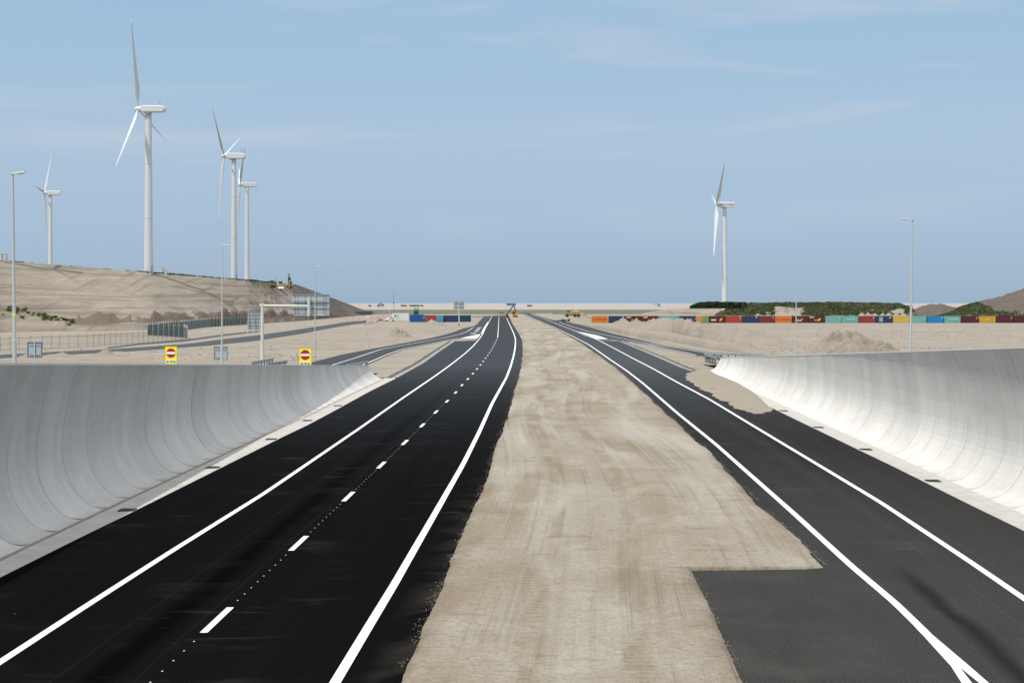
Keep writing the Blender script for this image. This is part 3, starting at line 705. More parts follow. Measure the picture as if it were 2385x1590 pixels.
# ------------------------------------------------------------------ sand hill on the left
HILL_KEYS = [  # toe pixel, crest pixel, crest depth
    (-420, 800, 560, 430), (-200, 786, 588, 470), (0, 774, 605.5, 505), (117, 771, 615.5, 528), (230, 770, 624.5, 538), (345, 768, 633.5, 546),
    (487, 761, 645, 600), (578, 755, 652, 650), (640, 751, 658, 715), (690, 748, 662, 770), (765, 741, 690, 880), (848, 733.5, 722, 1095), (890, 730.5, 730, 1210)]
HILL = None
def hill():
    global HILL
    K = np.array(HILL_KEYS, float); n = 230; m = 34; mb = 5
    ts = np.linspace(0, len(K) - 1, n); xs = np.interp(ts, range(len(K)), K[:, 0]); toe = np.interp(ts, range(len(K)), K[:, 1]); cr = np.interp(ts, range(len(K)), K[:, 2]); cz = np.interp(ts, range(len(K)), K[:, 3])
    for a in (toe, cr, cz): a[2:-2] = np.convolve(a, np.ones(5) / 5, 'valid')
    b = MB(); grid = []
    for j in range(n):
        A = U(xs[j], toe[j], 0); Bq = D(xs[j], cr[j], cz[j]); row = []
        for i in range(m + 1):
            t = i / m; p = A.lerp(Bq, t)
            # slightly convex slope, ragged spoil along the foot
            z = Bq.z * (t ** .93)
            sp = math.exp(-((t - .13) / .08) ** 2) * max(0, min(1, (xs[j] - 160) / 60)) * max(0, min(1, (790 - xs[j]) / 60))
            z += sp * (1.3 + 2.2 * fbm(p.x, p.y, .08, 3.) + 1.2 * fbm(p.x, p.y, .3, 7.))
            wk = math.exp(-((xs[j] - 615) / 62) ** 2)          # the dug-over part below the machines
            z += wk * math.sin(math.pi * t) * (1.3 * fbm(p.x, p.y, .05, 1.) + 1.5 * fbm(p.x, p.y, .14, 2.) + .8 * abs(fbm(p.x, p.y, .35, 4.)))
            z += math.sin(math.pi * min(1, t * 1.05)) * (.16 * fbm(p.x, p.y, .05, 9.) + .12 * fbm(p.x * .4, p.z * 2 + p.y * .1, .5, 4.))
            z -= math.sin(math.pi * t) * .55 * max(0, fbm(p.x * .35 + p.y * .9, p.z * .12, .22, 21.)) ** 1.0
            if i == 0: z = -.3
            row.append(Vector((p.x, p.y, z)))
        for i in range(1, mb + 1):                                  # plateau behind the crest
            q = Bq + Vector((-.93, .36, 0)) * (i * 45.) if xs[j] < 690 else Bq + Vector((-.8, .6, 0)) * (i * 40.)
            row.append(Vector((q.x, q.y, max(Bq.z - .25 * min(i, 1) if i < mb else -1, -1))))
        grid.append(row); b.v += row
    w_ = m + 1 + mb
    for j in range(n - 1):
        for i in range(w_ - 1): b.f.append((j * w_ + i, j * w_ + i + 1, (j + 1) * w_ + i + 1, (j + 1) * w_ + i))
    o = b.build('hill', M['hill'], smooth=True, fix=False); tag(o, 'long flat topped sand hill on the left', kind='structure')
    o.data.materials.append(M['hill_dark']); o.data.materials.append(M['soil']); o.data.materials.append(M['grass'])
    for p in o.data.polygons:
        j, i = divmod(p.index, w_ - 1); x = xs[j]; t = i / m; c = p.center
        nz = .5 * fbm(c.x, c.y, .06, 2.) + .35 * fbm(c.x, c.y, .2, 5.)
        if x > 668 + 45 * (1 - t) + 35 * nz and t < 1: p.material_index = 1
        elif x > 600 and t > .3 and nz > .12 and x > 640 - 60 * t: p.material_index = 1
        elif 150 < x < 800 and .05 < t < .12 + .16 * nz - .05 * max(0, (x - 600) / 200) + .05 * min(1, max(0, x - 300) / 150): p.material_index = 2
        elif 556 < x < 645 and t > .86 + .25 * nz + max(0, 590 - x) * .006: p.material_index = 3
    o.data.update(); HILL = [v for r in grid for v in r[1:m + 1]]
hill()
_HP = np.array([((v.x * F / v.y) + CX, HY + (H - v.z) * F / v.y) for v in HILL])
def on_hill(px, py):
    i = int(np.argmin((_HP[:, 0] - px) ** 2 + ((_HP[:, 1] - py) * 1.5) ** 2)); return HILL[i].copy()

# leaf clumps: many small blades / leaves in one mesh
def leaf_quad(b, p, s, rr, up=.5):
    a = rr.uniform(0, 6.283); t = rr.uniform(-1, 1) * (1 - up) * 1.3
    d = Vector((math.cos(a), math.sin(a), 0)); u = Vector((-d.y * t, d.x * t, 1)).normalized()
    n0 = len(b.v); b.v += [tuple(p - d * s * .5), tuple(p + d * s * .5), tuple(p + d * s * .35 + u * s), tuple(p - d * s * .35 + u * s)]
    b.f.append((n0, n0 + 1, n0 + 2, n0 + 3))
def shrub_mesh(seed, r, h, n, leaf):
    rr = random.Random(seed); b = MB(); blobs = [(rr.uniform(-.5, .5) * r, rr.uniform(-.5, .5) * r, rr.uniform(.35, .75) * h, rr.uniform(.4, .7) * r) for _ in range(5)]
    for _ in range(n):
        x, y, z, q = rr.choice(blobs); v = Vector((rr.gauss(0, 1), rr.gauss(0, 1), rr.gauss(0, 1))).normalized() * q * rr.uniform(.55, 1.05)
        p = Vector((x + v.x, y + v.y, max(.02, z + v.z * .7))); leaf_quad(b, p, leaf * rr.uniform(.6, 1.3), rr, .3)
    for k in range(4): b.cyl((0, 0, -.3), (rr.uniform(-.4, .4) * r, rr.uniform(-.4, .4) * r, h * .6), .05, .02, 5)
    return b
def hill_plants():
    rr = random.Random(11); line = [(15, 720), (45, 724), (85, 734), (115, 743), (150, 748), (175, 751)]
    protos = [shrub_mesh(s, .75, .95, 420, .15).build('shrub', M['shrub_leaf'], fix=False) for s in (1, 2, 3)]
    used = set()
    def put(px, py, s, label, group):
        p = on_hill(px, py); k = rr.randrange(3)
        if k not in used: o = protos[k]; used.add(k)
        else: o = protos[k].copy(); C.objects.link(o)
        # the shrub stands on the slope at this spot
        o.location = p + Vector((rr.uniform(-.4, .4), rr.uniform(-.8, .8), -.12)); o.rotation_euler.z = rr.uniform(0, 6); o.scale = (s, s, s * rr.uniform(.8, 1.1)); tag(o, label, 'shrub', group)
    row = 'low green shrub in the row across the foot of the sand hill'
    for k in range(58):
        t = rr.random() ** .85; i = t * (len(line) - 1); a = min(int(i), len(line) - 2); u = i - a
        px = line[a][0] + (line[a + 1][0] - line[a][0]) * u; py = line[a][1] + (line[a + 1][1] - line[a][1]) * u
        put(px + rr.uniform(-3, 3), py + rr.gauss(0, 2.6), rr.uniform(.45, 1.0), row, 'shrubs across the hill foot')
    put(56, 742, .95, 'single dark shrub standing below the row of shrubs', None)
    put(7, 737, .6, 'small dry shrub at the left edge below the row of shrubs', None)
    # tufts along the crest
    b = MB()
    K = np.array(HILL_KEYS)
    for k in range(1500):
        px = rr.uniform(-60, 655); nz = fbm(px, 0, .045, 3.)
        if px < 330 and nz < .12: continue
        cz = float(np.interp(px, K[:, 0], K[:, 3])); py = float(np.interp(px, K[:, 0], K[:, 2]))
        p = D(px, py, cz) + Vector((rr.uniform(-1, .6), rr.uniform(-1, 1), -.25)); s = rr.uniform(.25, .6) * (1 + max(0, nz)) * (1 if px > 330 else .7)
        for q in range(5): leaf_quad(b, p + Vector((rr.uniform(-.5, .5), rr.uniform(-.5, .5), 0)), s * .7, rr, .7)
    tag(b.build('dune_grass', M['leaf_dark'], fix=False), 'dark marram grass along the crest of the sand hill', 'grass', kind='stuff')
hill_plants()

# ------------------------------------------------------------------ wind turbines
def blade_mesh(Rr, chord):
    b = MB(); rings = []
    for t, c, th, off in ((.012, .34, .34, 0), (.05, .34, .33, 0), (.11, .62, .27, .06), (.19, 1., .2, .16), (.3, .88, .15, .14), (.5, .62, .095, .09), (.75, .38, .05, .05), (.93, .22, .028, .02), (.995, .08, .012, .0)):
        rings.append([Vector((c * chord * .5 * math.cos(a) + off * chord, th * chord * .5 * math.sin(a) * (1 if math.cos(a) < .2 else .7), t * Rr)) for a in np.linspace(0, 2 * math.pi, 14, endpoint=False)])
    return b.loft(rings)
def turbine(hub_px, hub_py, tow_px, Z, base_z, s, theta, tilt, Rr, label, r0=1.45, r1=.95, nac=8.0, nh=1.25, style=0, pitch=62, chord=1.6, fl=1):
    hub = D(hub_px, hub_py, Z); tow = D(tow_px, hub_py, Z + .5)
    t = thing('wind_turbine', (tow.x, tow.y, base_z), label, 'wind turbine', 'wind turbines of the coastal row'); o0 = Vector((tow.x, tow.y, base_z)); hz = hub.z - base_z
    az = math.atan2(hub_px - CX, F); r = Vector((math.cos(az), -math.sin(az), 0)); fw = Vector((math.sin(az), math.cos(az), 0)); q = math.sqrt(1 - s * s)
    eh = s * r + fl * q * fw; n = -q * r + fl * s * fw; up = Vector((0, 0, 1)); tl = R(tilt)
    n2 = n * math.cos(tl) + up * math.sin(tl); up2 = up * math.cos(tl) - n * math.sin(tl)
    b = MB(); rings = []
    for k in range(9):
        f = k / 8; rr = r0 + (r1 - r0) * f; rings.append([Vector((rr * math.cos(a), rr * math.sin(a), -3 + (hz - nh + 3) * f)) for a in np.linspace(0, 2 * math.pi, 28, endpoint=False)])
    tw = b.loft(rings, caps=False).build('tower', M['white'], t, smooth=True)
    b = MB(); b.box((r0 * .72, -r0 * .72, 1.6), (.9, .9, 2.1), rz=R(45)); b.build('door', M['back'], tw)
    b = MB()
    for k in range(5): b.box((r0 * .72 + .5 + .1 * k, -r0 * .72 - .5 - .1 * k, .5 - .2 * k), (1., .25, .06), rz=R(45))
    b.build('stair', M['bar'], tw)
    for k in (1, 2):
        f = k / 3; rr = r0 + (r1 - r0) * f + .02; b = MB(); b.cyl((0, 0, hz * f), (0, 0, hz * f + .14), rr, rr, 28); b.build('flange', M['pole'], tw, smooth=False)
    hl = hub - o0
    sd = Vector((n.y, -n.x, 0)) if Vector((n.y, -n.x, 0)).y > 0 else Vector((-n.y, n.x, 0)); B = Matrix(((-n.x, sd.x, 0), (-n.y, sd.y, 0), (0, 0, 1)))                # nacelle axes: back, side, up
    sec = lambda a, z0, z1, hw, ch: [hl + B @ Vector((a, y, z)) for y, z in ((-hw, z0 + ch), (-hw, z1 - ch), (-hw + ch, z1), (hw - ch, z1), (hw, z1 - ch), (hw, z0 + ch), (hw - ch, z0), (-hw + ch, z0))]
    b = MB()
    if style == 0: rings = [sec(1.0, -nh * .8, nh * .78, 1.15, .3), sec(1.5, -nh * .95, nh * .95, 1.3, .25), sec(nac * .9, -nh * .98, nh * .85, 1.3, .25), sec(nac * .965, -nh * .85, nh * .5, 1.25, .25), sec(nac, -nh * .2, nh * .15, 1.1, .15)]
    else: rings = [sec(1.2, -nh, nh, 1.4, .3), sec(nac, -nh, nh, 1.4, .3)]
    nc = b.loft(rings).build('nacelle', M['white'], t)
    b = MB(); b.cyl(hl + B @ Vector((nac * .78, .3, nh * .9)), hl + B @ Vector((nac * .78, .3, nh * .9 + 1.5)), .05, .04, 6); b.box(hl + B @ Vector((nac * .78, .3, nh * .9 + 1.5)), (.5, .5, .12)); b.build('weather_mast', M['bar'], nc)
    b = MB(); c0 = hl + B @ Vector((nac * .35, 0, -nh)); b.cyl(c0 - Vector((0, 0, .45)), c0 + Vector((0, 0, .1)), r1 * 1.05, r1 * 1.1, 20); b.build('yaw_ring', M['back'], nc)
    if style == 1:
        b = MB(); b.box(hl + B @ Vector((nac * .56, -1.41, .05)), (.06, nac * .86, .5), rz=math.atan2(-n.y, -n.x) - R(90)); st = b.build('stripe', M['blueedge'], nc)
        text('Nordex', hl + B @ Vector((nac * .5, -1.5, .05)), 1.15, M['signwhite'], nc, rz=math.atan2(-n.y, -n.x), name='lettering')
    if style == 2:
        ang = math.atan2(-n.y, -n.x)
        b = MB(); b.box(hl + B @ Vector((nac * .42, -1.31, .05)), (1.6, .06, 1.4), rz=ang); b.build('emblem', M['yellow'], nc)
        b = MB(); b.box(hl + B @ Vector((nac * .60, -1.31, .1)), (1.1, .06, 1.1), rz=ang); b.build('emblem', M['black'], nc)
    b = MB(); qm = (-n2).to_track_quat('Z', 'Y').to_matrix()
    hb = b.loft([[hl + n2 * a + qm @ Vector((rd * math.cos(x), rd * math.sin(x), 0)) for x in np.linspace(0, 2 * math.pi, 18, endpoint=False)] for a, rd in ((1.75, .06), (1.55, .42), (1.1, .78), (.5, .98), (-.6, 1.02), (-1.0, .95))]).build('hub', M['white'], t, smooth=True)
    first = None
    for k in range(3):
        th = R(theta + 120 * k); z = (up2 * math.cos(th) + eh * math.sin(th)).normalized(); tt = n2.cross(z); pt = R(pitch)
        x = (tt * math.cos(pt) + n2 * math.sin(pt)).normalized(); y = z.cross(x)
        m = Matrix((x, y, z)).transposed().to_4x4(); m.translation = hl + n2 * .35
        if first is None: first = blade_mesh(Rr, chord).build('blade', M['white'], t, smooth=True); o = first
        else: o = first.copy(); C.objects.link(o); o.parent = t
        o.matrix_local = m
    return t
def text(body, loc, size, mat, parent, rz=0., name='lettering', sx=1., align='CENTER'):
    cu = bpy.data.curves.new(name, 'FONT'); cu.body = body; cu.size = size; cu.align_x = align; cu.align_y = 'CENTER'; cu.extrude = .012; cu.resolution_u = 2
    tmp = bpy.data.objects.new(name, cu); C.objects.link(tmp); dg = bpy.context.evaluated_depsgraph_get()
    me = bpy.data.meshes.new_from_object(tmp.evaluated_get(dg)); bpy.data.objects.remove(tmp); bpy.data.curves.remove(cu)
    me.name = name; me.materials.clear(); me.materials.append(mat)
    o = bpy.data.objects.new(name, me); C.objects.link(o); o.parent = parent; o.location = loc; o.rotation_euler = (R(90), 0, rz); o.scale = (sx, 1, 1)
    return o
turbine(324, 254.5, 346, 547, 17.4, .33, -15, .5, 30.2, 'biggest white wind turbine at the front of the row, standing on the hill crest', nac=9.0, nh=1.2, r0=1.55, r1=1.02, pitch=-62)
turbine(524, 363.5, 545, 725, 17.8, .25, -52, 3, 30.2, 'second wind turbine along the hill, its tower left of a close neighbour', nac=9.2, nh=1.35)
turbine(561, 430, 575.5, 898, 17.5, .05, 52, 4, 30, 'distant wind turbine just right of and behind the second turbine', nac=8.9, nh=1.3, r0=1.45, fl=-1)
turbine(105, 449.5, 117.5, 966, 17, .177, 34, 3, 29.6, 'far left wind turbine with a yellow and black mark on its nacelle', nac=8.8, nh=1.3, style=2, pitch=-55)
turbine(1670, 477, 1688, 1077, 0, .12, 45, 5, 36.5, 'lone wind turbine on the right behind the green bank, dark stripe on its nacelle', nac=11.6, nh=1.75, r0=2.05, r1=1.2, style=1, chord=3.0, pitch=-58, fl=-1)
turbine(-84, 206, -60, 497, 17.0, .12, 60, 1, 30, 'wind turbine left of the picture whose shadow falls over the hill')

# ------------------------------------------------------------------ street lamps
def lamp(px_b, px_t, py_t, Z, side, base_z, label, ll):
    top = D(px_t, py_t, Z); bt = Vector((D(px_b, HY, Z).x, Z, base_z))
    t = thing('street_lamp', bt, label, 'street lamp', 'street lamps behind the walls'); d = top - bt
    b = MB(); b.cyl((0, 0, -.3), d * .22, .082, .078, 14, False); b.cyl(d * .22, d, .066, .042, 14, False); b.cyl(d * .215, d * .225, .082, .066, 14, False); b.build('pole', M['pole'], t, smooth=True)
    b = MB(); b.cyl((0, 0, -.05), (0, 0, .1), .15, .15, 14); b.build('base_flange', M['pole'], t)
    b = MB(); s = side; sec = lambda a, hw, z0, z1: [d + Vector((s * a, y, z)) for y, z in ((-hw, z0), (-hw * .8, z1), (hw * .8, z1), (hw, z0))]
    b.loft([sec(-.07, .05, -.02, .035), sec(.05, .08, -.035, .045), sec(ll * .5, .12, -.01, .065), sec(ll, .1, .04, .075)]); b.build('lamp_head', M['pole'], t)
    b = MB(); b.box(d + Vector((s * (.05 + ll * .5), 0, -.022)), (ll * .5, .14, .012), ry=-s * .1); b.build('lens', M['signwhite'], t)
    if Z < 65 and side > 0:
        b = MB(); b.cyl(d * .335, d * .345, .064, .064, 14); b.build('band', M['yellow'], t)
lamp(34.8, 29.5, 404, 59.6, 1, 4.2, 'tallest street lamp at the left edge with a thin yellow band', .46)
lamp(517, 517.2, 571, 131, 1, 1.5, 'street lamp rising behind the small grey sign back', .62)
lamp(733, 735, 620, 208, 1, 0, 'street lamp farthest along on the left, behind the big overhead sign', .7)
lamp(2119.5, 2125.5, 511.5, 91, -1, 3.6, 'taller nearer street lamp behind the right wall', .74)
lamp(1853.5, 1855, 608, 180, -1, .4, 'smaller farther street lamp behind the right wall', .78)

# ------------------------------------------------------------------ signs
def panel_back(t, w_, h_, z0, hb, vb, xo=0., frame=None, th=.05, y=0.):
    """sheet seen from behind with its stiffening rails"""
    b = MB(); b.box((xo, y, z0 + h_ / 2), (w_, th, h_)); p = b.build('sign_panel', M['back'], t)
    for z in hb: b = MB(); b.box((xo, y - th / 2 - .035, z0 + h_ * z), (w_ * .995, .07, .07)); b.build('rail', M['bar'], p)
    for x in vb: b = MB(); b.box((xo + w_ * (x - .5), y - th / 2 - .02, z0 + h_ / 2), (.06, .045, h_ * .99)); b.build('rail', M['bar'], p)
    if frame:
        e = .07
        b = MB(); b.box((xo, y - .03, z0 + h_ - e / 2), (w_, .08, e)); b.box((xo, y - .03, z0 + e / 2), (w_, .08, e)); b.box((xo - w_ / 2 + e / 2, y - .03, z0 + h_ / 2), (e, .08, h_ - 2 * e - .002)); b.box((xo + w_ / 2 - e / 2, y - .03, z0 + h_ / 2), (e, .08, h_ - 2 * e - .002)); b.build('frame', frame, p)
    return p
def signs():
    # cantilever over the left slip road
    Z = 210; g = D(611, 700, Z); t = thing('overhead_sign', (g.x, Z, 0), 'pale cantilever sign post with a big grey sign seen from behind', 'road sign')
    X = lambda px: (px - 611) * Z / F; Zz = lambda py: H - (py - HY) * Z / F
    b = MB(); b.cyl((0, 0, -.3), (0, 0, Zz(794)), .265, .26, 20); b.cyl((0, 0, Zz(794)), (0, 0, Zz(707.5)), .215, .205, 20); b.cyl((0, 0, Zz(794) - .05), (0, 0, Zz(794) + .04), .285, .285, 20); b.cyl((0, 0, Zz(707.5)), (0, 0, Zz(706.5)), .22, .16, 20); b.build('post', M['gantry'], t, smooth=False)
    b = MB(); b.cyl((-.3, 0, Zz(711.8)), (X(719), 0, Zz(712.8)), .145, .14, 16); b.cyl((-.32, 0, Zz(711.8)), (-.2, 0, Zz(711.8)), .2, .2, 16); b.build('arm', M['gantry'], t)
    b = MB(); b.cyl((X(719.5), 0, Zz(736.5)), (X(719.5), 0, Zz(694.5)), .165, .165, 16); b.build('hanger', M['gantry'], t)
    w_ = X(766) - X(677.5); p = panel_back(t, w_, Zz(685.5) - Zz(736.5), Zz(736.5), (.03, .35, .63, .97), (.1, .17, .36, .52, .655, .85, .905), xo=X(721.7), y=.62)
    b = MB()
    for py in (697, 734): b.box((X(720), .32, Zz(py)), (X(757) - X(684), .12, .09))
    for py in (697, 734): b.box((X(719.5), .24, Zz(py)), (.12, .5, .1))
    b.build('cross_bar', M['gantry'], t)
    # sign on raking legs beside the service road
    Z = 394; g = D(592.5, 700, Z); t = thing('billboard', (g.x, Z, 0), 'grey billboard seen from behind on slanting legs beside the mesh fence', 'billboard', rz=R(8))
    panel_back(t, 3.4, 4.25, 1.05, (.03, .2, .4, .6, .8, .97), (.02, .2, .42, .62, .8, .98))
    for x in (-1.4, 0, 1.4):
        b = MB(); b.beam((x, -.12, -.2), (x, -.12, 4.9), .1); b.build('leg', M['back'], t)
        b = MB(); b.beam((x - .25, -1.5, -.2), (x, -.16, 4.2), .09); b.build('brace', M['pole'], t)
    # single post sign by the containers
    Z = 556; g = D(1069, 700, Z); t = thing('road_sign', (g.x, Z, 0), 'grey sign back on one white post in front of the containers', 'road sign')
    X = lambda px: (px - 1069.5) * Z / F; Zz = lambda py: H - (py - HY) * Z / F
    b = MB(); b.cyl((0, 0, -.2), (0, 0, Zz(703.5)), .19, .13, 14); b.build('post', M['gantry'], t)
    b = MB(); b.cyl((0, 0, -.1), (0, 0, .35), .32, .32, 12); b.build('foot', M['dark'], t)
    panel_back(t, 3.5, Zz(702) - Zz(719.3), Zz(719.3), (.03, .3, .72, .97), (.05, .3, .72, .95), y=.3)
    b = MB(); b.box((0, .16, Zz(705.5)), (3.1, .16, .1)); b.box((0, .16, Zz(716)), (3.1, .16, .1)); b.build('cross_bar', M['gantry'], t)
    # small sign backs behind the left wall
    def small(x0, x1, y0, y1, Z, label, edge, foot):
        cx = (x0 + x1) / 2; g = D(cx, 0, Z); t = thing('road_sign', (g.x, Z, 0), label, 'road sign', rz=R(-2)); zz = lambda py: H - (py - HY) * Z / F; w_ = (x1 - x0) * Z / F
        b = MB(); b.cyl((0, -.08, -.2), (0, -.08, zz(y0) + .03), .055, .055, 12); b.build('post', M['pole'], t)
        panel_back(t, w_, zz(y0) - zz(y1), zz(y1), (), (), frame=edge)
        b = MB(); b.box((.06, -.05, (zz(y0) + zz(y1)) / 2), (.045, .05, zz(y0) - zz(y1) - .1)); b.build('rail', M['bar'], t)
        b = MB(); b.box((0, -.07, zz(y0) - .25), (w_ * .7, .04, .05)); b.box((0, -.07, zz(y1) + .25), (w_ * .7, .04, .05)); b.build('clamp', M['back'], t)
        return t, w_, zz
    small(64, 98.5, 796.5, 832, 140, 'blue edged sign back beside the tallest lamp on the left', M['blueedge'], 0)
    t, w_, zz = small(498.5, 530.5, 806.5, 838.5, 150, 'plain grey square sign back below a thin street lamp', M['bar'], 0)
    b = MB(); b.box((.38, -.05, zz(838.5) + .13), (.22, .03, .07)); b.build('sticker', M['signwhite'], t)
    # wrong-way signs
    def wrong(px, y0, y1, wpx, Z, label, tilt):
        g = D(px, 0, Z); w_ = wpx * Z / F; zz = lambda py: H - (py - HY) * Z / F; h_ = zz(y0) - zz(y1); zc = zz(y1)
        t = thing('wrong_way_sign', (g.x, Z, 0), label, 'traffic sign', 'yellow wrong way signs at the slip road', rz=0)
        b = MB()
        for s in (-.32, .32): b.cyl((s * w_, .06, -.2), (s * w_, .06, zc + h_ * .95), .04, .04, 10)
        b.build('post', M['pole'], t)
        b = MB(); b.box((0, 0, zc + h_ / 2), (w_, .05, h_)); pn = b.build('sign_panel', M['yellow'], t); pn.rotation_euler.y = 0
        b = MB(); e = .025
        b.box((0, 0, zc + h_ + e / 2), (w_ + 2 * e, .07, e)); b.box((0, 0, zc - e / 2), (w_ + 2 * e, .07, e)); b.box((-w_ / 2 - e / 2, 0, zc + h_ / 2), (e, .07, h_)); b.box((w_ / 2 + e / 2, 0, zc + h_ / 2), (e, .07, h_))
        b.build('frame', paint('olive_edge', (.30, .32, .01), .5, .1) if 'olive_edge' not in bpy.data.materials else bpy.data.materials['olive_edge'], pn)
        b = MB(); b.cyl((0, -.027, zc + h_ * .635), (0, -.034, zc + h_ * .635), w_ * .41, w_ * .41, 48); b.build('no_entry_disc', M['red'], pn)
        b = MB(); b.box((0, -.038, zc + h_ * .635), (w_ * .76, .006, h_ * .135)); b.build('bar', M['signwhite'], pn)
        b = MB(); b.box((0, -.028, zc + h_ * .165), (w_ * .88, .006, h_ * .17)); b.build('text_plate', M['signwhite'], pn)
        text('ga terug', (0, -.042, zc + h_ * .165), h_ * .155, M['black'], pn, sx=1.0)
    wrong(398.3, 807, 847.6, 26.8, 150, 'yellow no entry sign reading ga terug, nearer the left edge', 0)
    wrong(711, 811.5, 852, 28.4, 150, 'yellow no entry sign reading ga terug beside the slip road lines', 0)
signs()

# ------------------------------------------------------------------ guardrails
def guardrail(a, c, posts, label, comb=False):
    a = Vector(a); c = Vector(c); t = thing('guardrail', (a.x, a.y, 0), label, 'guardrail', 'guardrail ends by the walls'); d = c - a; L_ = d.xy.length; u = Vector((d.x, d.y, 0)).normalized(); nn = Vector((-u.y, u.x, 0))
    sec = [(.0, .17), (.07, .13), (.07, .06), (0, .02), (0, -.02), (.07, -.06), (.07, -.13), (0, -.17), (-.015, -.17), (-.015, .17)]
    b = MB(); b.loft([[p + nn * x + Vector((0, 0, z)) - Vector((a.x, a.y, 0)) for x, z in sec] for p in (a, c)]); b.build('beam', M['guard'], t)
    for k in range(posts):
        p = a + d * ((k + .5) / posts); b = MB(); b.box((p.x - a.x, p.y - a.y, (p.z) / 2 - .05), (.07, .1, p.z + .1), rz=math.atan2(u.y, u.x)); b.build('post', M['dark'], t)
guardrail(D(586, 846, 176), D(637, 836.5, 191), 8, 'guardrail on dark closely spaced posts left of its twin, above the wall top', True)
guardrail(D(620.6, 849, 173), D(669, 842.6, 182), 4, 'low zinc guardrail lying right of the overhead sign post')
guardrail(D(808, 851, 171), D(857, 842.6, 183), 5, 'guardrail end where the left wall runs out by the slip road')
guardrail(D(1642, 825.5, 206), D(1668, 833.5, 193), 8, 'short guardrail on close posts where the right wall begins')
guardrail(D(1640, 822, 216), D(1790, 829.5, 203), 9, 'thin guardrail crossing the end of the right slip road')

# ------------------------------------------------------------------ fences
def fences():
    # wire fence in front
    pts = [U(x, y) for x, y in ((-170, 824.5), (0, 817.3), (50, 814.6), (98, 812.9), (143, 810.5), (207, 807.5), (275, 802.5), (334, 798.6), (420, 792.3), (437, 791))]
    t = thing('wire_fence', pts[1], 'low wire fence on thin dark posts along the service road', 'fence'); o0 = pts[1]
    def walk(pts, step):
        o = []; carry = 0
        for a, c in zip(pts[:-1], pts[1:]):
            L_ = (c - a).length; s = carry
            while s < L_: o.append(a.lerp(c, s / L_)); s += step
            carry = s - L_
        return o
    P = walk(pts, 2.75)
    for p in P: b = MB(); q = p - o0; b.cyl(q + Vector((0, 0, -.2)), q + Vector((0, 0, 2.25)), .026, .026, 6); b.build('post', M['wire'], t)
    b = MB()
    for a, c in zip(P[:-1], P[1:]):
        a = a - o0; c = c - o0
        b.beam(a + Vector((0, 0, 1.9)), c + Vector((0, 0, 1.9)), .05); b.beam(a + Vector((0, 0, .08)), c + Vector((0, 0, .08)), .04)
        n = 14
        for k in range(n):                       # chain-link diagonals
            p = a.lerp(c, k / n); q = a.lerp(c, (k + 1) / n)
            b.beam(p + Vector((0, 0, .1)), q + Vector((0, 0, 1.9)), .004); b.beam(q + Vector((0, 0, .1)), p + Vector((0, 0, 1.9)), .004)
    b.build('chain_link', M['wire'], t)
    # green bar fence along the hill foot
    pts = [U(x, y) for x, y in ((437, 791), (428, 786), (385, 783), (341, 780.4), (388, 773.5), (434.8, 768.3), (491, 760.6), (575, 755.8), (610.4, 751), (690, 744.5), (766, 738.5), (820, 735), (868, 732.6))]
    t = thing('mesh_fence', pts[3], 'long dark green bar fence along the foot of the sand hill', 'fence'); o0 = pts[3]
    P = walk(pts, 4.2); posts = P[:100]; rest = P[100:]
    for p in posts: b = MB(); q = p - o0; b.box(q + Vector((0, 0, 1.35)), (.09, .09, 3.1)); b.build('post', M['pole'] if q.y < 190 else M['green_fence'], t)
    b = MB()
    for p in rest: b.box(p - o0 + Vector((0, 0, 1.3)), (.09, .09, 2.9))
    if rest: tag(b.build('post', M['green_fence'], t), kind='stuff')
    for j in range(0, len(P) - 1, 12):
        b = MB()
        for a, c in zip(P[j:j + 12], P[j + 1:j + 13]):
            a = a - o0; c = c - o0
            for z in (.15, 1.2, 2.25): b.beam(a + Vector((0, 0, z)), c + Vector((0, 0, z)), .06)
            n = 22
            for k in range(n): p = a.lerp(c, k / n); b.beam(p + Vector((0, 0, .05)), p + Vector((0, 0, 2.3)), .046)
        b.build('bar_panel', M['green_fence'], t, fix=False)
fences()

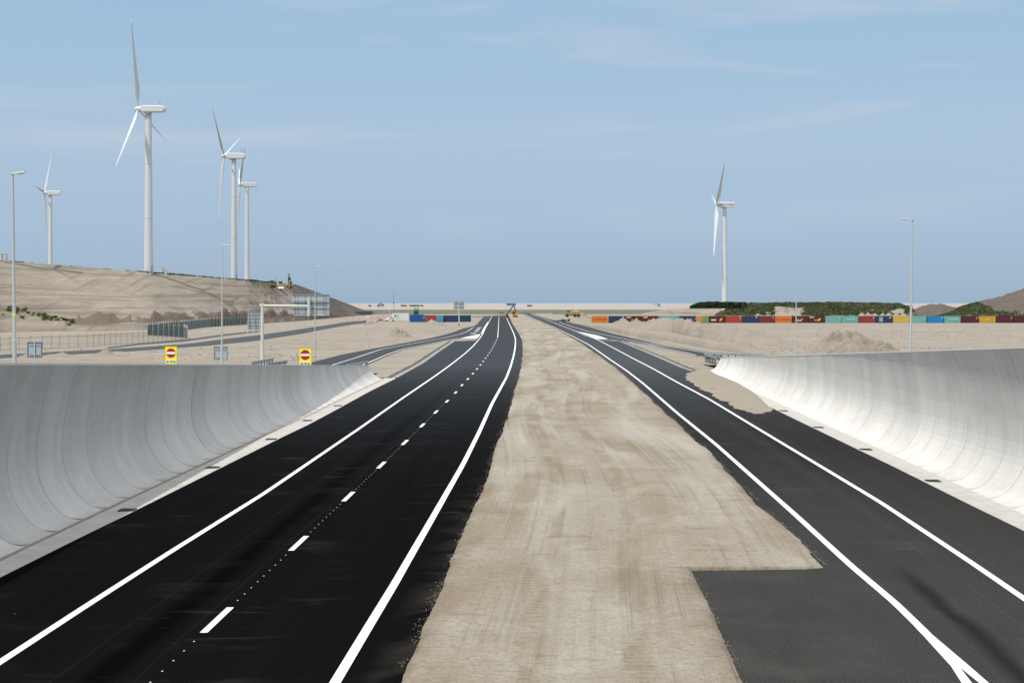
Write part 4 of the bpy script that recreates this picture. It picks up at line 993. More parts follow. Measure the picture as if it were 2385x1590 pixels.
# ------------------------------------------------------------------ shipping containers
def cont_paint(name, c): return paint(name, c, .55, .3, .9)
CM = {k: cont_paint('container_' + k, v) for k, v in dict(orange=(.62, .22, .028), navy=(.012, .032, .10), maroon=(.085, .008, .016), teal=(.16, .40, .35), red=(.36, .05, .03), darkred=(.16, .02, .022), brown=(.25, .035, .03), green=(.13, .30, .06), yellow=(.58, .40, .08), blue=(.015, .20, .46), royal=(.008, .075, .26), white=(.66, .66, .62), deepteal=(.01, .09, .115), ochre=(.56, .30, .03), sky=(.05, .24, .44)).items()}
M['ored'] = paint('logo_red', (.56, .075, .012), .6, .1); M['lyel'] = paint('logo_yellow', (.70, .46, .06), .6, .1)
LC, WC, HC = 6.06, 2.44, 2.59
_cc = {}
def container(x, y, z, rz, color, label, group, logo=None, h=HC, L_=LC, door=False):
    t = thing('shipping_container', (x, y, z), label, 'container', group, rz); m = CM[color]
    key = (L_, h)
    if key not in _cc:
        b = MB(); pts = []; n = int(L_ / .28); xx = np.linspace(-L_ / 2 + .1, L_ / 2 - .1, n * 2 + 1)
        def side(yy, s):
            prof = []
            for k in range(n): x0, x1 = xx[2 * k], xx[2 * k + 2]; dx = (x1 - x0) / 4; prof += [(x0, 0), (x0 + dx, 0), (x0 + 1.5 * dx, .036), (x0 + 3 * dx, .036), (x0 + 3.5 * dx, 0)]
            prof.append((xx[-1], 0)); n0 = len(b.v)
            for px, d in prof: b.v += [(px, yy - s * d, .14), (px, yy - s * d, h - .1)]
            for k in range(len(prof) - 1): b.f.append((n0 + 2 * k, n0 + 2 * k + 2, n0 + 2 * k + 3, n0 + 2 * k + 1))
        side(-WC / 2 + .03, -1); side(WC / 2 - .03, 1)
        b.box((0, 0, h - .06), (L_ - .16, WC - .12, .05)); b.box((0, 0, .1), (L_ - .16, WC - .12, .08)); b.box((L_ / 2 - .06, 0, h / 2), (.05, WC - .16, h - .2)); b.box((-L_ / 2 + .06, 0, h / 2), (.05, WC - .16, h - .2))
        body = b
        f = MB()
        for sx in (-1, 1):
            for sy in (-1, 1): f.box((sx * (L_ / 2 - .08), sy * (WC / 2 - .08), h / 2), (.16, .16, h))
        for sy in (-1, 1):
            for zz in (.08, h - .06): f.box((0, sy * (WC / 2 - .07), zz), (L_ - .322, .14, .12 if zz > 1 else .16))
        for sx in (-1, 1):
            for zz in (.08, h - .06): f.box((sx * (L_ / 2 - .07), 0, zz), (.14, WC - .322, .12 if zz > 1 else .16))
        _cc[key] = (body, f)
    body, f = _cc[key]
    body.build('body', m, t, fix=False); f.build('frame', m, t)
    def doors(sx):
        for sy in (-1, 1):
            b = MB(); b.box((sx * (L_ / 2 - .01), sy * .54, h / 2), (.05, 1.04, h - .32))
            for zz in (.55, 1.0, 1.45, 1.9): b.box((sx * (L_ / 2 + .018), sy * .54, zz), (.03, .9, .12))
            dr = b.build('door', m, t)
            for yy in (.28, .8): b = MB(); b.cyl((sx * (L_ / 2 + .06), sy * yy, .2), (sx * (L_ / 2 + .06), sy * yy, h - .2), .03, .03, 6); b.build('lock_rod', M['pole'], dr)
    doors(1)
    yf = -WC / 2 - .012
    def plate(x, z, w_, h_, mat, name='marking', k=0): b = MB(); b.box((x, yf - .006 * k, z), (w_, .012, h_)); return b.build(name, mat, t)
    if logo == 'band':
        plate(-L_ * .34, h * .53, .95, .95, M['ored']); 
        p = plate(L_ * .12, h * .53, 3.6, .8, M['ored'])
    elif logo == 'feather':
        poly = [(-.6, -.55), (-.25, -.62), (.2, -.5), (.55, .1), (.5, .6), (.25, .35), (.05, .62), (-.12, .1), (-.35, .25), (-.5, -.2)]
        b = MB(); b.prism([(x + L_ * .16, z + h * .5) for x, z in poly], yf - .012, yf); b.build('emblem', M['lyel'], t)
        plate(-L_ * .05, h * .4, 1.1, .34, M['lyel'], 'lettering'); plate(-L_ * .3, h * .8, 1.7, .26, M['signwhite'], 'lettering')
    elif logo == 'feather_low':
        poly = [(-.6, -.3), (-.1, -.42), (.5, .1), (.6, .5), (.2, .3), (-.1, .1)]
        b = MB(); b.prism([(x + L_ * .08, z + h * .5) for x, z in poly], yf - .012, yf); b.build('emblem', M['lyel'], t)
        plate(-L_ * .12, h * .48, .9, .3, M['lyel'], 'lettering'); plate(-L_ * .05, h * .28, 1.6, .22, M['signwhite'], 'lettering')
    elif logo == 'white':
        plate(-L_ * .22, h * .42, 1.9, .42, M['signwhite'], 'lettering')
        poly = [(-.5, -.55), (-.25, -.62), (.2, -.5), (.55, .1), (.5, .6), (.2, .45), (-.3, .1)]
        b = MB(); b.prism([(x + L_ * .22, z + h * .5) for x, z in poly], yf - .012, yf); b.build('emblem', M['lyel'], t)
    elif logo == 'tri':
        b = MB(); b.prism([(L_ * .32, h * .86), (L_ * .43, h * .86), (L_ * .375, h * .7)], yf - .012, yf); b.build('emblem', M['signwhite'], t)
    elif logo == 'dots':
        for k in range(6): plate(-.9 + .75 * k, h * (.62 if k % 2 else .38), .36, .36, M['sky_pale'], 'lettering')
    elif logo == 'codes':
        plate(L_ * .4, h * .78, .45, .16, M['signwhite'], 'lettering'); plate(L_ * .4, h * .62, .3, .12, M['signwhite'], 'lettering')
    elif logo == 'panel': plate(-L_ * .2, h * .5, 1.4, 1.7, M['guard']); plate(L_ * .36, h * .75, .6, .3, M['signwhite'], 'lettering')
    elif logo == 'pale': plate(L_ * .06, h * .52, 3.6, .9, CM['teal_l'])
    elif logo == 'sq': plate(0, h * .5, 1.3, 1.2, CM['yellow'])
    elif logo == 'bigdots':
        pass
    return t
M['sky_pale'] = paint('pale_print', (.30, .36, .44), .6, .1); CM['teal_l'] = cont_paint('container_pale_teal', (.22, .47, .42))
def right_row():
    Z = 614; g = 'shipping containers in the long row behind the sand'
    row = [(1377.7, 'orange', 'orange container with red lettering at the left end of the long row', 'band', 0), (1417.6, 'navy', 'navy container next to the orange one at the row left end', 'tri', 0),
           (1456.6, 'maroon', 'maroon container with a yellow emblem beside the navy one, left of its twin', 'feather', 0), (1495.4, 'maroon', 'maroon container with a yellow emblem left of the pale teal one', 'feather', 0), (1534.4, 'teal', 'pale teal container half buried behind the sand ridge', 'pale', 0),
           (1572.2, 'teal', 'narrow teal container end just left of the white dotted navy one', None, 2), (1583, 'navy', 'navy container with white marks right of the narrow teal end', 'dots', 0), (1620.5, 'orange', 'plain orange container seen from its end beside the green doors', None, 1), (1635.8, 'green', 'bright green container showing its doors', None, 1),
           (1651.4, 'maroon', 'maroon container with white lettering right of the green doors', 'white', 0), (1690.3, 'red', 'bright red container between maroon and navy', 'codes', 0), (1728.8, 'navy', 'navy container right of the bright red one', 'tri', 0), (1767.2, 'darkred', 'dark red container left of the orange one in mid row', 'codes', 0),
           (1805.7, 'orange', 'orange container with red lettering in the middle of the row', 'band', 0), (1844.2, 'maroon', 'maroon container with small emblem behind the thin lamp post', 'feather_low', 0), (1883, 'maroon', 'maroon container with white bar and emblem left of two teal ones', 'feather', 0), (1922, 'teal', 'teal container right of the maroon pair', 'codes', 0),
           (1961, 'teal', 'teal container left of the brownish red one', 'pale', 0), (2000.8, 'brown', 'brownish red container between teal and dark blue', 'codes', 0), (2040.5, 'navy', 'dark blue container with a grey panel left of the pale yellow one', 'panel', 0), (2080, 'yellow', 'pale yellow container left of the tall lamp post', None, 0), (2119.5, 'teal', 'teal container behind the tall lamp post', 'codes', 0),
           (2159.5, 'blue', 'bright blue container between two teal ones', 'codes', 0), (2199.5, 'teal', 'teal container right of the bright blue one', 'pale', 0), (2240.5, 'maroon', 'plain maroon container left of the ochre yellow one', 'codes', 0), (2281, 'ochre', 'ochre yellow container near the right edge', 'sq', 0), (2321.5, 'maroon', 'plain maroon container right of the ochre one', 'codes', 0), (2362, 'maroon', 'plain maroon container cut by the right edge of the picture', 'codes', 0)]
    rr = random.Random(3)
    for px, c, lb, lg, end in row:
        x0 = (px - CX) * Z / F
        if end == 1: container(x0 + WC / 2 + .02, Z + LC / 2 + .2, 0, -R(90), c, lb, g, lg)
        elif end == 2: container(x0 + .85, Z + 4.2 + 1.2, 0, -R(90), c, lb, g, lg)
        else: container(x0 + LC / 2 + .04, Z + WC / 2 + rr.uniform(-.1, .15), 0, R(rr.uniform(-.4, .4)), c, lb, g, lg)
right_row()
def left_yard():
    g = 'containers of the site yard'
    def at(px, Z): return (px - CX) * Z / F
    # white site office
    Z = 690; x = at(932.6, Z); t = thing('site_office', (x, Z, 0), 'white site office container with a small window and hut lettering', 'site office'); L_ = 7.1
    b = MB(); b.box((0, 0, 1.55), (L_, 2.5, 3.1)); wl = b.build('wall', CM['white'], t)
    b = MB()
    for k in range(24): b.box((-L_ / 2 + .15 + k * L_ / 24, -1.262, 1.55), (.05, .03, 2.9))
    b.build('rib', M['signwhite'], wl)
    b = MB(); b.box((0, 0, 3.15), (L_ + .1, 2.6, .12)); b.build('roof', M['signwhite'], t)
    wn = MB().box((-2.05, -1.285, 2.0), (.55, .05, .85)).build('window', M['glass'], t); MB().box((-2.05, -1.30, 2.0), (.06, .06, .9)).build('frame', M['signwhite'], wn)
    wn = MB().box((-1.1, -1.285, 2.0), (1.0, .05, .75)).build('window', M['guard'], t)
    for k in range(4): MB().box((-1.45 + k * .25, -1.315, 2.0), (.05, .03, .75)).build('frame', M['signwhite'], wn)
    b = MB(); rr = random.Random(2)
    for k in range(5): b.box((-1.9 + .5 * k, -1.30, .95), (.3, .03, .22))
    b.build('lettering', M['sky_pale'], t)
    b = MB(); b.box((0, -.9, -.05), (L_ * .98, .4, .25)); b.build('skid', M['dark'], t)
    Z = 640
    container(at(972.8, Z), Z + 1.2, 0, 0, 'royal', 'royal blue container right of the white site office', g, 'codes')
    container(at(1004, 647), 650, 0, R(2), 'red', 'red container half hidden behind a sand mound in the yard', g, None)
    container(at(1023, Z), Z + 3.1, 0, -R(84), 'sky', 'light blue container end with white squares on its doors', g, 'codes')
    t = container(at(1050.2, 642), 643.5, 0, 0, 'navy', 'dark navy container left of the sign post in the yard', g, None)
    container(at(1079, 646), 650, 0, R(48), 'deepteal', 'dark teal container turned away at the right end of the yard', g, None)
    container(at(970, 705), 706, 0, 0, 'blue', 'bright blue container standing behind the royal blue one', g, None)
    b_ = bpy.data.objects['shipping_container']
left_yard()

# ------------------------------------------------------------------ site machines
def tracks(t, L_, gauge, hh, ww):
    for s in (-1, 1):
        b = MB(); r = hh / 2; prof = [(-L_ / 2 + r - r * math.sin(a), r - r * math.cos(a)) for a in np.linspace(0, math.pi, 7)] + [(L_ / 2 - r + r * math.sin(a), r + r * math.cos(a)) for a in np.linspace(0, math.pi, 7)]
        b.prism(prof, s * gauge / 2 - ww / 2, s * gauge / 2 + ww / 2); b.build('track', M['track'], t)
def cab(t, c, d, mat):
    b = MB(); b.box(c, d); cb = b.build('cab', mat, t, bevel=.06)
    b = MB(); b.box((c[0], c[1], c[2] + d[2] * .12), (d[0] * .86, d[1] + .05, d[2] * .56)); b.box((c[0], c[1], c[2] + d[2] * .12), (d[0] + .05, d[1] * .82, d[2] * .56)); b.build('window', M['glass'], cb)
    return cb
def excavator(loc, rz, label, mat, boom, arm, s=1.):
    t = thing('excavator', loc, label, 'excavator', None, rz); t.scale = (s, s, s); tracks(t, 4.3, 2.4, .95, .6)
    b = MB(); b.prism([(-2.6, 1.05), (1.5, 1.05), (1.5, 1.9), (.3, 2.1), (-2.3, 2.2), (-2.6, 1.8)], -1.35, 1.35); b.build('body', mat, t, bevel=.08)
    b = MB(); b.box((-2.2, 0, 1.7), (.9, 2.5, 1.0)); b.build('counterweight', M['dark'], t, bevel=.1)
    cab(t, (.75, .85, 2.55), (1.6, 1., 1.7), mat)
    a = Vector((1.2, -.3, 1.9)); c = a + Vector(boom); e = c + Vector(arm); mid = a.lerp(c, .5) + Vector((-.2, 0, .5))
    b = MB(); b.beam(a, mid, .4, .55); b.beam(mid, c, .4, .5); b.build('boom', mat, t)
    b = MB(); b.beam(c + (c - e).normalized() * .5, e, .32, .42); b.build('arm', mat, t)
    b = MB(); b.beam(a.lerp(c, .35) + Vector((0, 0, .5)), c + (c - e).normalized() * .4 + Vector((0, 0, .2)), .14); b.build('cylinder', M['pole'], t)
    b = MB(); b.prism([(e.x - .5, e.z + .1), (e.x + .5, e.z + .1), (e.x + .7, e.z - .7), (e.x, e.z - 1.2), (e.x - .6, e.z - .8)], e.y - .6, e.y + .6); b.build('bucket', M['dark'], t)
    return t
def dozer(loc, rz, label, mat, blade):
    t = thing('bulldozer', loc, label, 'bulldozer', None, rz); tracks(t, 3.8, 2.3, 1.1, .6)
    b = MB(); b.prism([(-1.7, .6), (2.2, .6), (2.2, 1.7), (.5, 1.9), (.3, 1.9), (-1.7, 1.8)], -.9, .9); b.build('body', mat, t, bevel=.08)
    cab(t, (-.6, 0, 2.5), (1.6, 1.6, 1.5), mat); b = MB(); b.cyl((1.3, .3, 1.7), (1.3, .3, 2.9), .08, .08, 8); b.build('exhaust', M['dark'], t)
    b = MB(); b.prism([(3.1, .05), (3.25, .05), (3.0, .5), (3.05, 1.0), (3.25, 1.3), (3.1, 1.3), (2.85, .9), (2.85, .5)], -1.9, 1.9); b.build('blade', blade, t)
    for s in (-1, 1): b = MB(); b.beam((-.5, s * 1.5, .6), (2.9, s * 1.5, .5), .2); b.build('push_arm', M['dark'], t)
    return t
def roller(loc, rz, label):
    t = thing('road_roller', loc, label, 'roller', None, rz)
    b = MB(); b.cyl((1.6, -1.05, .75), (1.6, 1.05, .75), .75, .75, 24); b.build('drum', M['track'], t, smooth=False)
    for s in (-1, 1): b = MB(); b.cyl((-1.5, s * .65, .75), (-1.5, s * 1.1, .75), .75, .75, 20); b.build('wheel', M['dark'], t)
    b = MB(); b.prism([(-2.4, .9), (-.4, .7), (-.3, 1.4), (-1., 1.9), (-2.3, 1.8)], -.85, .85); b.build('body', M['mach_y'], t, bevel=.08)
    b = MB(); b.box((1.6, -1.2, .85), (2.2, .12, .35)); b.box((1.6, 1.2, .85), (2.2, .12, .35)); b.box((.55, 0, .85), (.2, 2.28, .35)); b.build('drum_frame', M['mach_y'], t)
    cab(t, (-.35, 0, 2.2), (1.2, 1.5, 1.5), M['mach_y']); b = MB(); b.box((-.35, 0, 3.02), (1.5, 1.7, .1)); b.build('roof', M['mach_y'], t)
    return t
def machines():
    view = R(-90)          # nose towards the viewer
    p = on_hill(634, 672); roller(p + Vector((0, -1, .0)), view + R(25), 'yellow road roller at the left of the machines on the hill')
    p = on_hill(652.5, 672); dozer(p + Vector((0, -1, .0)), view, 'bulldozer with a pale blade between roller and excavator on the hill', M['mach_y'], M['signwhite'])
    p = on_hill(672.5, 671); excavator(p + Vector((0, 0, .0)), view + R(14), 'excavator with raised boom at the right of the machines on the hill', M['mach_y'], (1.2, .2, 4.6), (-.3, .2, -1.6), .98)
    # pale cabin and turbine switch huts on the hill top
    def hut(px, py, Z, w_, h_, label, door):
        g = D(px, py, Z); t = thing('site_hut', g, label, 'hut'); b = MB(); b.box((0, 0, h_ / 2 - .3), (w_, 2.4, h_ + .6)); b.build('wall', CM['white'], t)
        b = MB(); b.box((0, 0, h_ + .06), (w_ + .2, 2.6, .12)); b.build('roof', M['signwhite'], t); b = MB(); b.box((w_ * door, -1.22, 1.0), (.8, .05, 1.9)); b.build('door', M['guard'], t)
    hut(-2, 604.5, 512, 4.6, 1.9, 'white hut on the hill crest at the left edge', .3); hut(381, 636.5, 560, 2.2, 1.1, 'small white hut right of the biggest turbine', .1); hut(643, 660.5, 716, 2.6, 1.1, 'white cabin behind the machines on the hill', 0)
    # machine with inverted V boom under a blue tray
    Z = 850; g = D(1190, 0, Z); t = thing('screening_machine', (g.x, Z, 0), 'orange site machine with a dark inverted V boom under a blue tray', 'site machine'); X = lambda px: (px - 1190) * Z / F; Zz = lambda py: H - (py - HY) * Z / F
    b = MB(); b.prism([(X(1193.2), .7), (X(1205), .7), (X(1206), 2.2), (X(1204), 2.6), (X(1193.5), 2.4)], -1.3, 1.3); b.build('engine_body', M['mach_o'], t, bevel=.1)
    b = MB(); b.box((X(1196.5), -1.1, 2.7), (X(1201) - X(1194), 1.2, .8)); b.build('cab', M['glass'], t)
    for s in (-1, 1): b = MB(); b.box((X(1200.5), s * 1.1, .45), (2.6, .6, .9)); b.build('track', M['track'], t)
    ap = (X(1196.5), 0, Zz(710.5))
    b = MB(); b.beam((X(1203), 0, 2.2), ap, .35, .5); b.build('boom', M['dark'], t); b = MB(); b.beam(ap, (X(1180.5), 0, 1.6), .35, .5); b.build('boom_arm', M['dark'], t)
    b = MB(); b.prism([(X(1177.5), Zz(706.6)), (X(1200), Zz(706.2)), (X(1203), Zz(710.5)), (X(1196), Zz(711.6)), (X(1181), Zz(711.3))], -1.4, 1.4); b.build('tray', M['blue_tray'], t)
    b = MB(); b.prism([(X(1178), 0), (X(1185.5), 0), (X(1183), 1.2), (X(1181), 2.0), (X(1179), 2.0)], -.8, .8); b.build('bucket', M['dark'], t)
    b = MB(); b.box((X(1178.6), -.4, 2.2), (.7, .6, .6)); b.box((X(1184), -.4, 2.0), (.8, .6, .4)); b.build('cylinder', M['mach_o'], t)
    # dump truck
    Z = 760; g = D(1333, 0, Z); t = thing('dump_truck', (g.x, Z, .9), 'yellow articulated dump truck on the sand beyond the right carriageway', 'dump truck', rz=R(180))
    for x in (2.4, -1.2, -2.9):
        for s in (-1, 1): b = MB(); b.cyl((x, s * .9, .75), (x, s * 1.4, .75), .78, .78, 16); b.build('wheel', M['dark'], t)
    b = MB(); b.prism([(-3.9, 1.4), (.8, 1.25), (1.3, 2.6), (-4.2, 2.55)], -1.4, 1.4); b.build('bed', M['mach_y'], t)
    b = MB(); b.prism([(1.2, .8), (3.9, .8), (3.9, 1.6), (2.6, 2.0), (1.2, 2.0)], -1.1, 1.1); b.build('bonnet', M['mach_y'], t, bevel=.1); cab(t, (1.9, 0, 2.5), (1.3, 1.7, 1.3), M['mach_y']); b = MB(); b.box((-.3, 0, 1.0), (6, .8, .4)); b.build('chassis', M['dark'], t)
    # dark green machine behind the containers
    Z = 700; g = D(967, 0, Z); t = thing('forklift', (g.x, Z + 8, 0), 'dark green and black container lifter behind the blue containers', 'lifter')
    for x in (-.9, .9): b = MB(); b.beam((x, 0, .3), (x, 0, 5.2), .18, .3); b.build('mast', M['dark'], t)
    b = MB(); b.box((0, .3, 4.4), (1.9, .9, .7)); b.build('carriage', M['green'], t); b = MB(); b.box((0, 0, 5.3), (2.1, .5, .22)); b.build('crosshead', M['dark'], t)
    b = MB(); b.prism([(-1., .8), (1., .8), (1., 2.2), (-1., 2.2)], 0, 3.2); b.build('body', M['green'], t, bevel=.1); cab(t, (0, .6, 3.1), (1.7, 1.3, 1.7), M['dark'])
    for x in (-.95, .95):
        for y in (.5, 2.6): b = MB(); b.cyl((x - .2, y, .6), (x + .2, y, .6), .6, .6, 14); b.build('wheel', M['dark'], t)
    # antenna mast and white post
    Z = 770; g = D(917, 0, Z); t = thing('antenna_mast', (g.x, Z, 0), 'tall thin lattice antenna mast behind the white site office', 'mast')
    b = MB(); hh = H + (HY - 666) * Z / F
    for k in range(3): a = k * 2.094; b.beam((.28 * math.cos(a), .28 * math.sin(a), 0), (.1 * math.cos(a), .1 * math.sin(a), hh * .82), .05)
    for k in range(22):
        z0 = hh * .82 * k / 22; z1 = hh * .82 * (k + 1) / 22; a, c = (k % 3) * 2.094, ((k + 1) % 3) * 2.094; rr = .28 - .18 * k / 22; b.beam((rr * math.cos(a), rr * math.sin(a), z0), (rr * math.cos(c), rr * math.sin(c), z1), .03)
    b.build('lattice', M['bar'], t); b = MB(); b.cyl((0, 0, hh * .8), (0, 0, hh), .05, .02, 6); b.build('rod', M['bar'], t); b = MB(); b.box((0, -.2, H + 2.0 / 5), (.5, .4, .6)); b.build('equipment_box', M['dark'], t)
    Z = 800; g = D(907, 0, Z); t = thing('white_post', (g.x, Z, 0), 'white post left of the antenna mast', 'post'); b = MB(); b.cyl((0, 0, 0), (0, 0, 5.4), .1, .08, 8); b.build('shaft', M['signwhite'], t); b = MB(); b.box((0, 0, .1), (.6, .6, .3)); b.build('foot', M['pole'], t)
machines()

# ------------------------------------------------------------------ traffic beacons, car, delineators
def beacons():
    rr = random.Random(21); first = None; g = 'red and white beacons closing the service road'; lb = 'red and white striped beacon on a black foot in the cluster closing the service road'
    spots = []
    for k in range(16): t = k / 15; spots.append((790 + 75 * t + rr.uniform(-2, 2), 750.5 - 3 * t + rr.uniform(-1.2, 1.2)))
    for k in range(46): x = rr.uniform(853, 905); spots.append((x, 755.5 - (x - 858) * .17 - rr.random() * 8))
    def make():
        t = thing('traffic_beacon', (0, 0, 0), lb, 'traffic beacon', g)
        b = MB(); b.box((0, 0, .05), (.7, .42, .1)); b.build('foot', M['dark'], t)
        b = MB(); b.box((0, 0, .78), (.30, .05, 1.3)); pn = b.build('panel', M['rw_white'], t)
        for k in range(3): b = MB(); z = .42 + .4 * k; b.add([(-.15, -.027, z - .12), (.15, -.027, z + .06), (.15, -.027, z + .24), (-.15, -.027, z + .06)], [(0, 1, 2, 3)]); b.build('stripe', M['rw_red'], pn)
        return t
    for x, y in spots:
        p = U(x, y)
        if first is None: first = make(); t = first
        else: t = copy_tree(first)
        t.location = (p.x, p.y, 0); t.rotation_euler.z = rr.uniform(-.5, .5); s = rr.uniform(.9, 1.25); t.scale = (s, s, s)
    p = U(856.5, 747.5); t = thing('site_board', (p.x, p.y, 0), 'white rectangular board standing among the red and white beacons', 'board'); MB().box((0, 0, 1.5), (1.3, .05, 1.0)).build('panel', M['signwhite'], t)
    for s in (-.5, .5): MB().box((s, .06, .6), (.06, .06, 1.4)).build('leg', M['pole'], t)
    # parked white car
    p = U(908, 748); t = thing('parked_car', (p.x, p.y, 0), 'white parked car left of the white site office', 'car', rz=R(200))
    b = MB(); b.prism([(-2.1, .3), (2.1, .3), (2.15, .75), (1.1, .95), (.5, 1.45), (-1.2, 1.5), (-2.0, 1.0), (-2.15, .8)], -.85, .85); bd = b.build('body', M['signwhite'], t, bevel=.07)
    MB().prism([(-1.75, 1.0), (.95, .98), (.45, 1.38), (-1.15, 1.42)], -.86, .86).build('window', M['glass'], bd)
    for x in (-1.35, 1.35):
        for s in (-1, 1): MB().cyl((x, s * .7, .32), (x, s * .88, .32), .32, .32, 16).build('wheel', M['dark'], t)
    # blue and white barriers beside the right slip road
    first = None
    for k in range(6):
        p = U(1304 + 4.2 * k, 749 - (k % 2) * 1.6)
        if first is None:
            t = thing('road_barrier', (p.x, p.y, 0), 'blue and white road barrier in the stack beside the right slip road', 'road barrier', 'barriers stacked beside the right slip road', R(20))
            MB().box((0, 0, .95), (1.9, .08, .3)).build('board', M['signwhite'], t); MB().box((0, 0, .5), (1.9, .08, .25)).build('board', M['blueedge'], t)
            for s in (-.8, .8): MB().box((s, 0, .5), (.1, .5, 1.05)).build('leg', M['dark'], t)
            first = t
        else: t = copy_tree(first); t.location = (p.x, p.y, 0); t.rotation_euler.z = R(20 + 25 * (k % 3))
    # white delineator posts at the far cross road
    first = None
    for k in range(14):
        Z = 1040; x = (1238 + 3.6 * k - CX) * Z / F
        if first is None:
            t = thing('delineator_post', (x, Z, 0), 'small white delineator post in the far line beyond the crossing road', 'delineator', 'delineator posts beyond the crossing road')
            MB().box((0, 0, .7), (.22, .16, 1.4)).build('shaft', M['signwhite'], t); MB().box((0, -.09, 1.15), (.22, .02, .2)).build('reflector', M['rw_red'], t); first = t
        else: t = copy_tree(first); t.location = (x, Z, 0)
beacons()

# ------------------------------------------------------------------ heaps, ridges, ditch bank, green banks
def mound(px, py0, py1, wpx, label, seed, mat='heap', dep=1.2, rough=.35, name='sand_heap', peak=0.):
    """heap whose foot is at py0 and top at py1 (photo pixels)"""
    g = U(px, py0); Z = g.y; rx = wpx / 2 * Z / F; ry = rx * dep; Zc = Z + ry * .75; hh = H - (py1 - HY) * Zc / F; n = 72 if wpx > 100 else 46; b = MB()
    for j in range(n + 1):
        for i in range(n + 1):
            u, v = 2 * i / n - 1, 2 * j / n - 1; r = math.hypot(u - peak * (1 - abs(u)), v); x = u * rx; y = v * ry
            k = max(0, 1 - r) ** .95 * (1 + rough * 1.1 * fbm(x / rx * 3, y / ry * 3, .7, seed)) ; k = k if k > 0 else 0
            z = hh * k * 1.12 + rough * hh * .3 * fbm(x / rx * 8, y / ry * 8, .7, seed + 3) * min(1, (1 - min(r, 1)) * 3) + rough * hh * .22 * fbm(x / rx * 22, y / ry * 22, .7, seed + 5) * min(1, (1 - min(r, 1)) * 4)
            b.v.append((x, y, z - (.15 if r > .97 else 0)))
    for j in range(n):
        for i in range(n): q = j * (n + 1) + i; b.f.append((q, q + 1, q + n + 2, q + n + 1))
    o = b.build(name, M[mat], smooth=True, loc=(g.x, Zc, -.05), fix=False); return tag(o, label, 'sand heap')
mound(1990, 836, 776.5, 285, 'broad rough sand heap behind the right wall between the two lamps', 3., rough=.5, dep=.5)
mound(929, 784, 761.5, 60, 'small steep sand heap left of the slip road', 5., rough=.6, peak=-.2)
mound(1005, 759, 746.2, 78, 'pale sand heap in front of the red container', 8., rough=.35)
mound(240, 826, 813, 46, 'small sand heap with a yellow tool behind the left wall', 2., rough=.4)
mound(60, 834, 822, 60, 'low sand heap beside the blue edged sign', 12., rough=.5)
mound(140, 831, 822, 90, 'long low sand heap along the service road', 14., rough=.5, dep=.6)
mound(1168, 731.5, 725.5, 16, 'small dark soil heap left of the orange machine', 4., 'greyheap')
mound(1345, 742, 722, 70, 'sand heap under the dump truck', 6., rough=.3)
mound(1450, 752, 739, 45, 'sand mound in front of the navy and maroon containers', 9., rough=.4)

def ridge(base, crest, wd, name, label, mat, seed, rough=.25, kind='structure', cat=None, back=1., n=170, m=18):
    bx = np.array(base, float); cx_ = np.array(crest, float); b = MB(); ts = np.linspace(0, 1, n)
    for t in ts:
        px = bx[0, 0] + (bx[-1, 0] - bx[0, 0]) * t; A = U(px, np.interp(px, bx[:, 0], bx[:, 1])); wl = wd(t) if callable(wd) else wd
        T = D(px, np.interp(px, cx_[:, 0], cx_[:, 1]), A.y + wl); T.z = max(T.z, 0); Bk = Vector((T.x + (T.x - A.x) * back, T.y + wl * back, 0))
        for i in range(m + 1):
            u = i / m
            if u < .55: k = u / .55; p = A.lerp(Vector((T.x, T.y, 0)), k); z = T.z * math.sin(k * math.pi / 2) ** 1.1
            else: k = (u - .55) / .45; p = Vector((T.x, T.y, 0)).lerp(Bk, k); z = T.z * (1 - k * k)
            ed = min(1, 5 * min(u, 1 - u)) * min(1, 12 * min(t, 1 - t))
            z += ed * rough * max(T.z, .5) * (fbm(p.x, p.y, .07, seed) * .7 + fbm(p.x, p.y, .25, seed + 2) * .6 + fbm(p.x, p.y, .8, seed + 4) * .3)
            b.v.append((p.x, p.y, (z if ed > 0 else -.3)))
    for j in range(n - 1):
        for i in range(m): q = j * (m + 1) + i; b.f.append((q, q + 1, q + m + 2, q + m + 1))
    o = b.build(name, M[mat], smooth=True, fix=False); tag(o, label, cat, None, kind if not cat else None); return o
ridge([(1430, 762), (1500, 767.5), (1565, 774), (1647, 790.6), (1728.6, 800.8), (1800, 806), (1890, 809)], [(1430, 761), (1451, 749), (1480, 747), (1504, 749.5), (1530, 744), (1550, 742.5), (1588, 744), (1612, 751), (1640, 754), (1690, 763), (1728.6, 770), (1780, 780), (1830, 793), (1890, 808)], lambda t: 34 - 12 * t, 'sand_ridge', 'long rough ridge of dumped sand in front of the containers', 'heap', 6., .42, cat='sand heap')
ridge([(1330, 752), (1381, 761.5), (1463, 780), (1545, 791.5), (1647, 810), (1718, 820), (1800, 829)], [(1330, 751), (1381, 755.5), (1442.9, 765.5), (1524.5, 776.5), (1606, 787), (1708, 803), (1800, 820)], lambda t: 11 - 5 * t, 'ditch_bank', 'low sand bank along the ditch of the right slip road', 'heap', 4., .12, back=2.2)
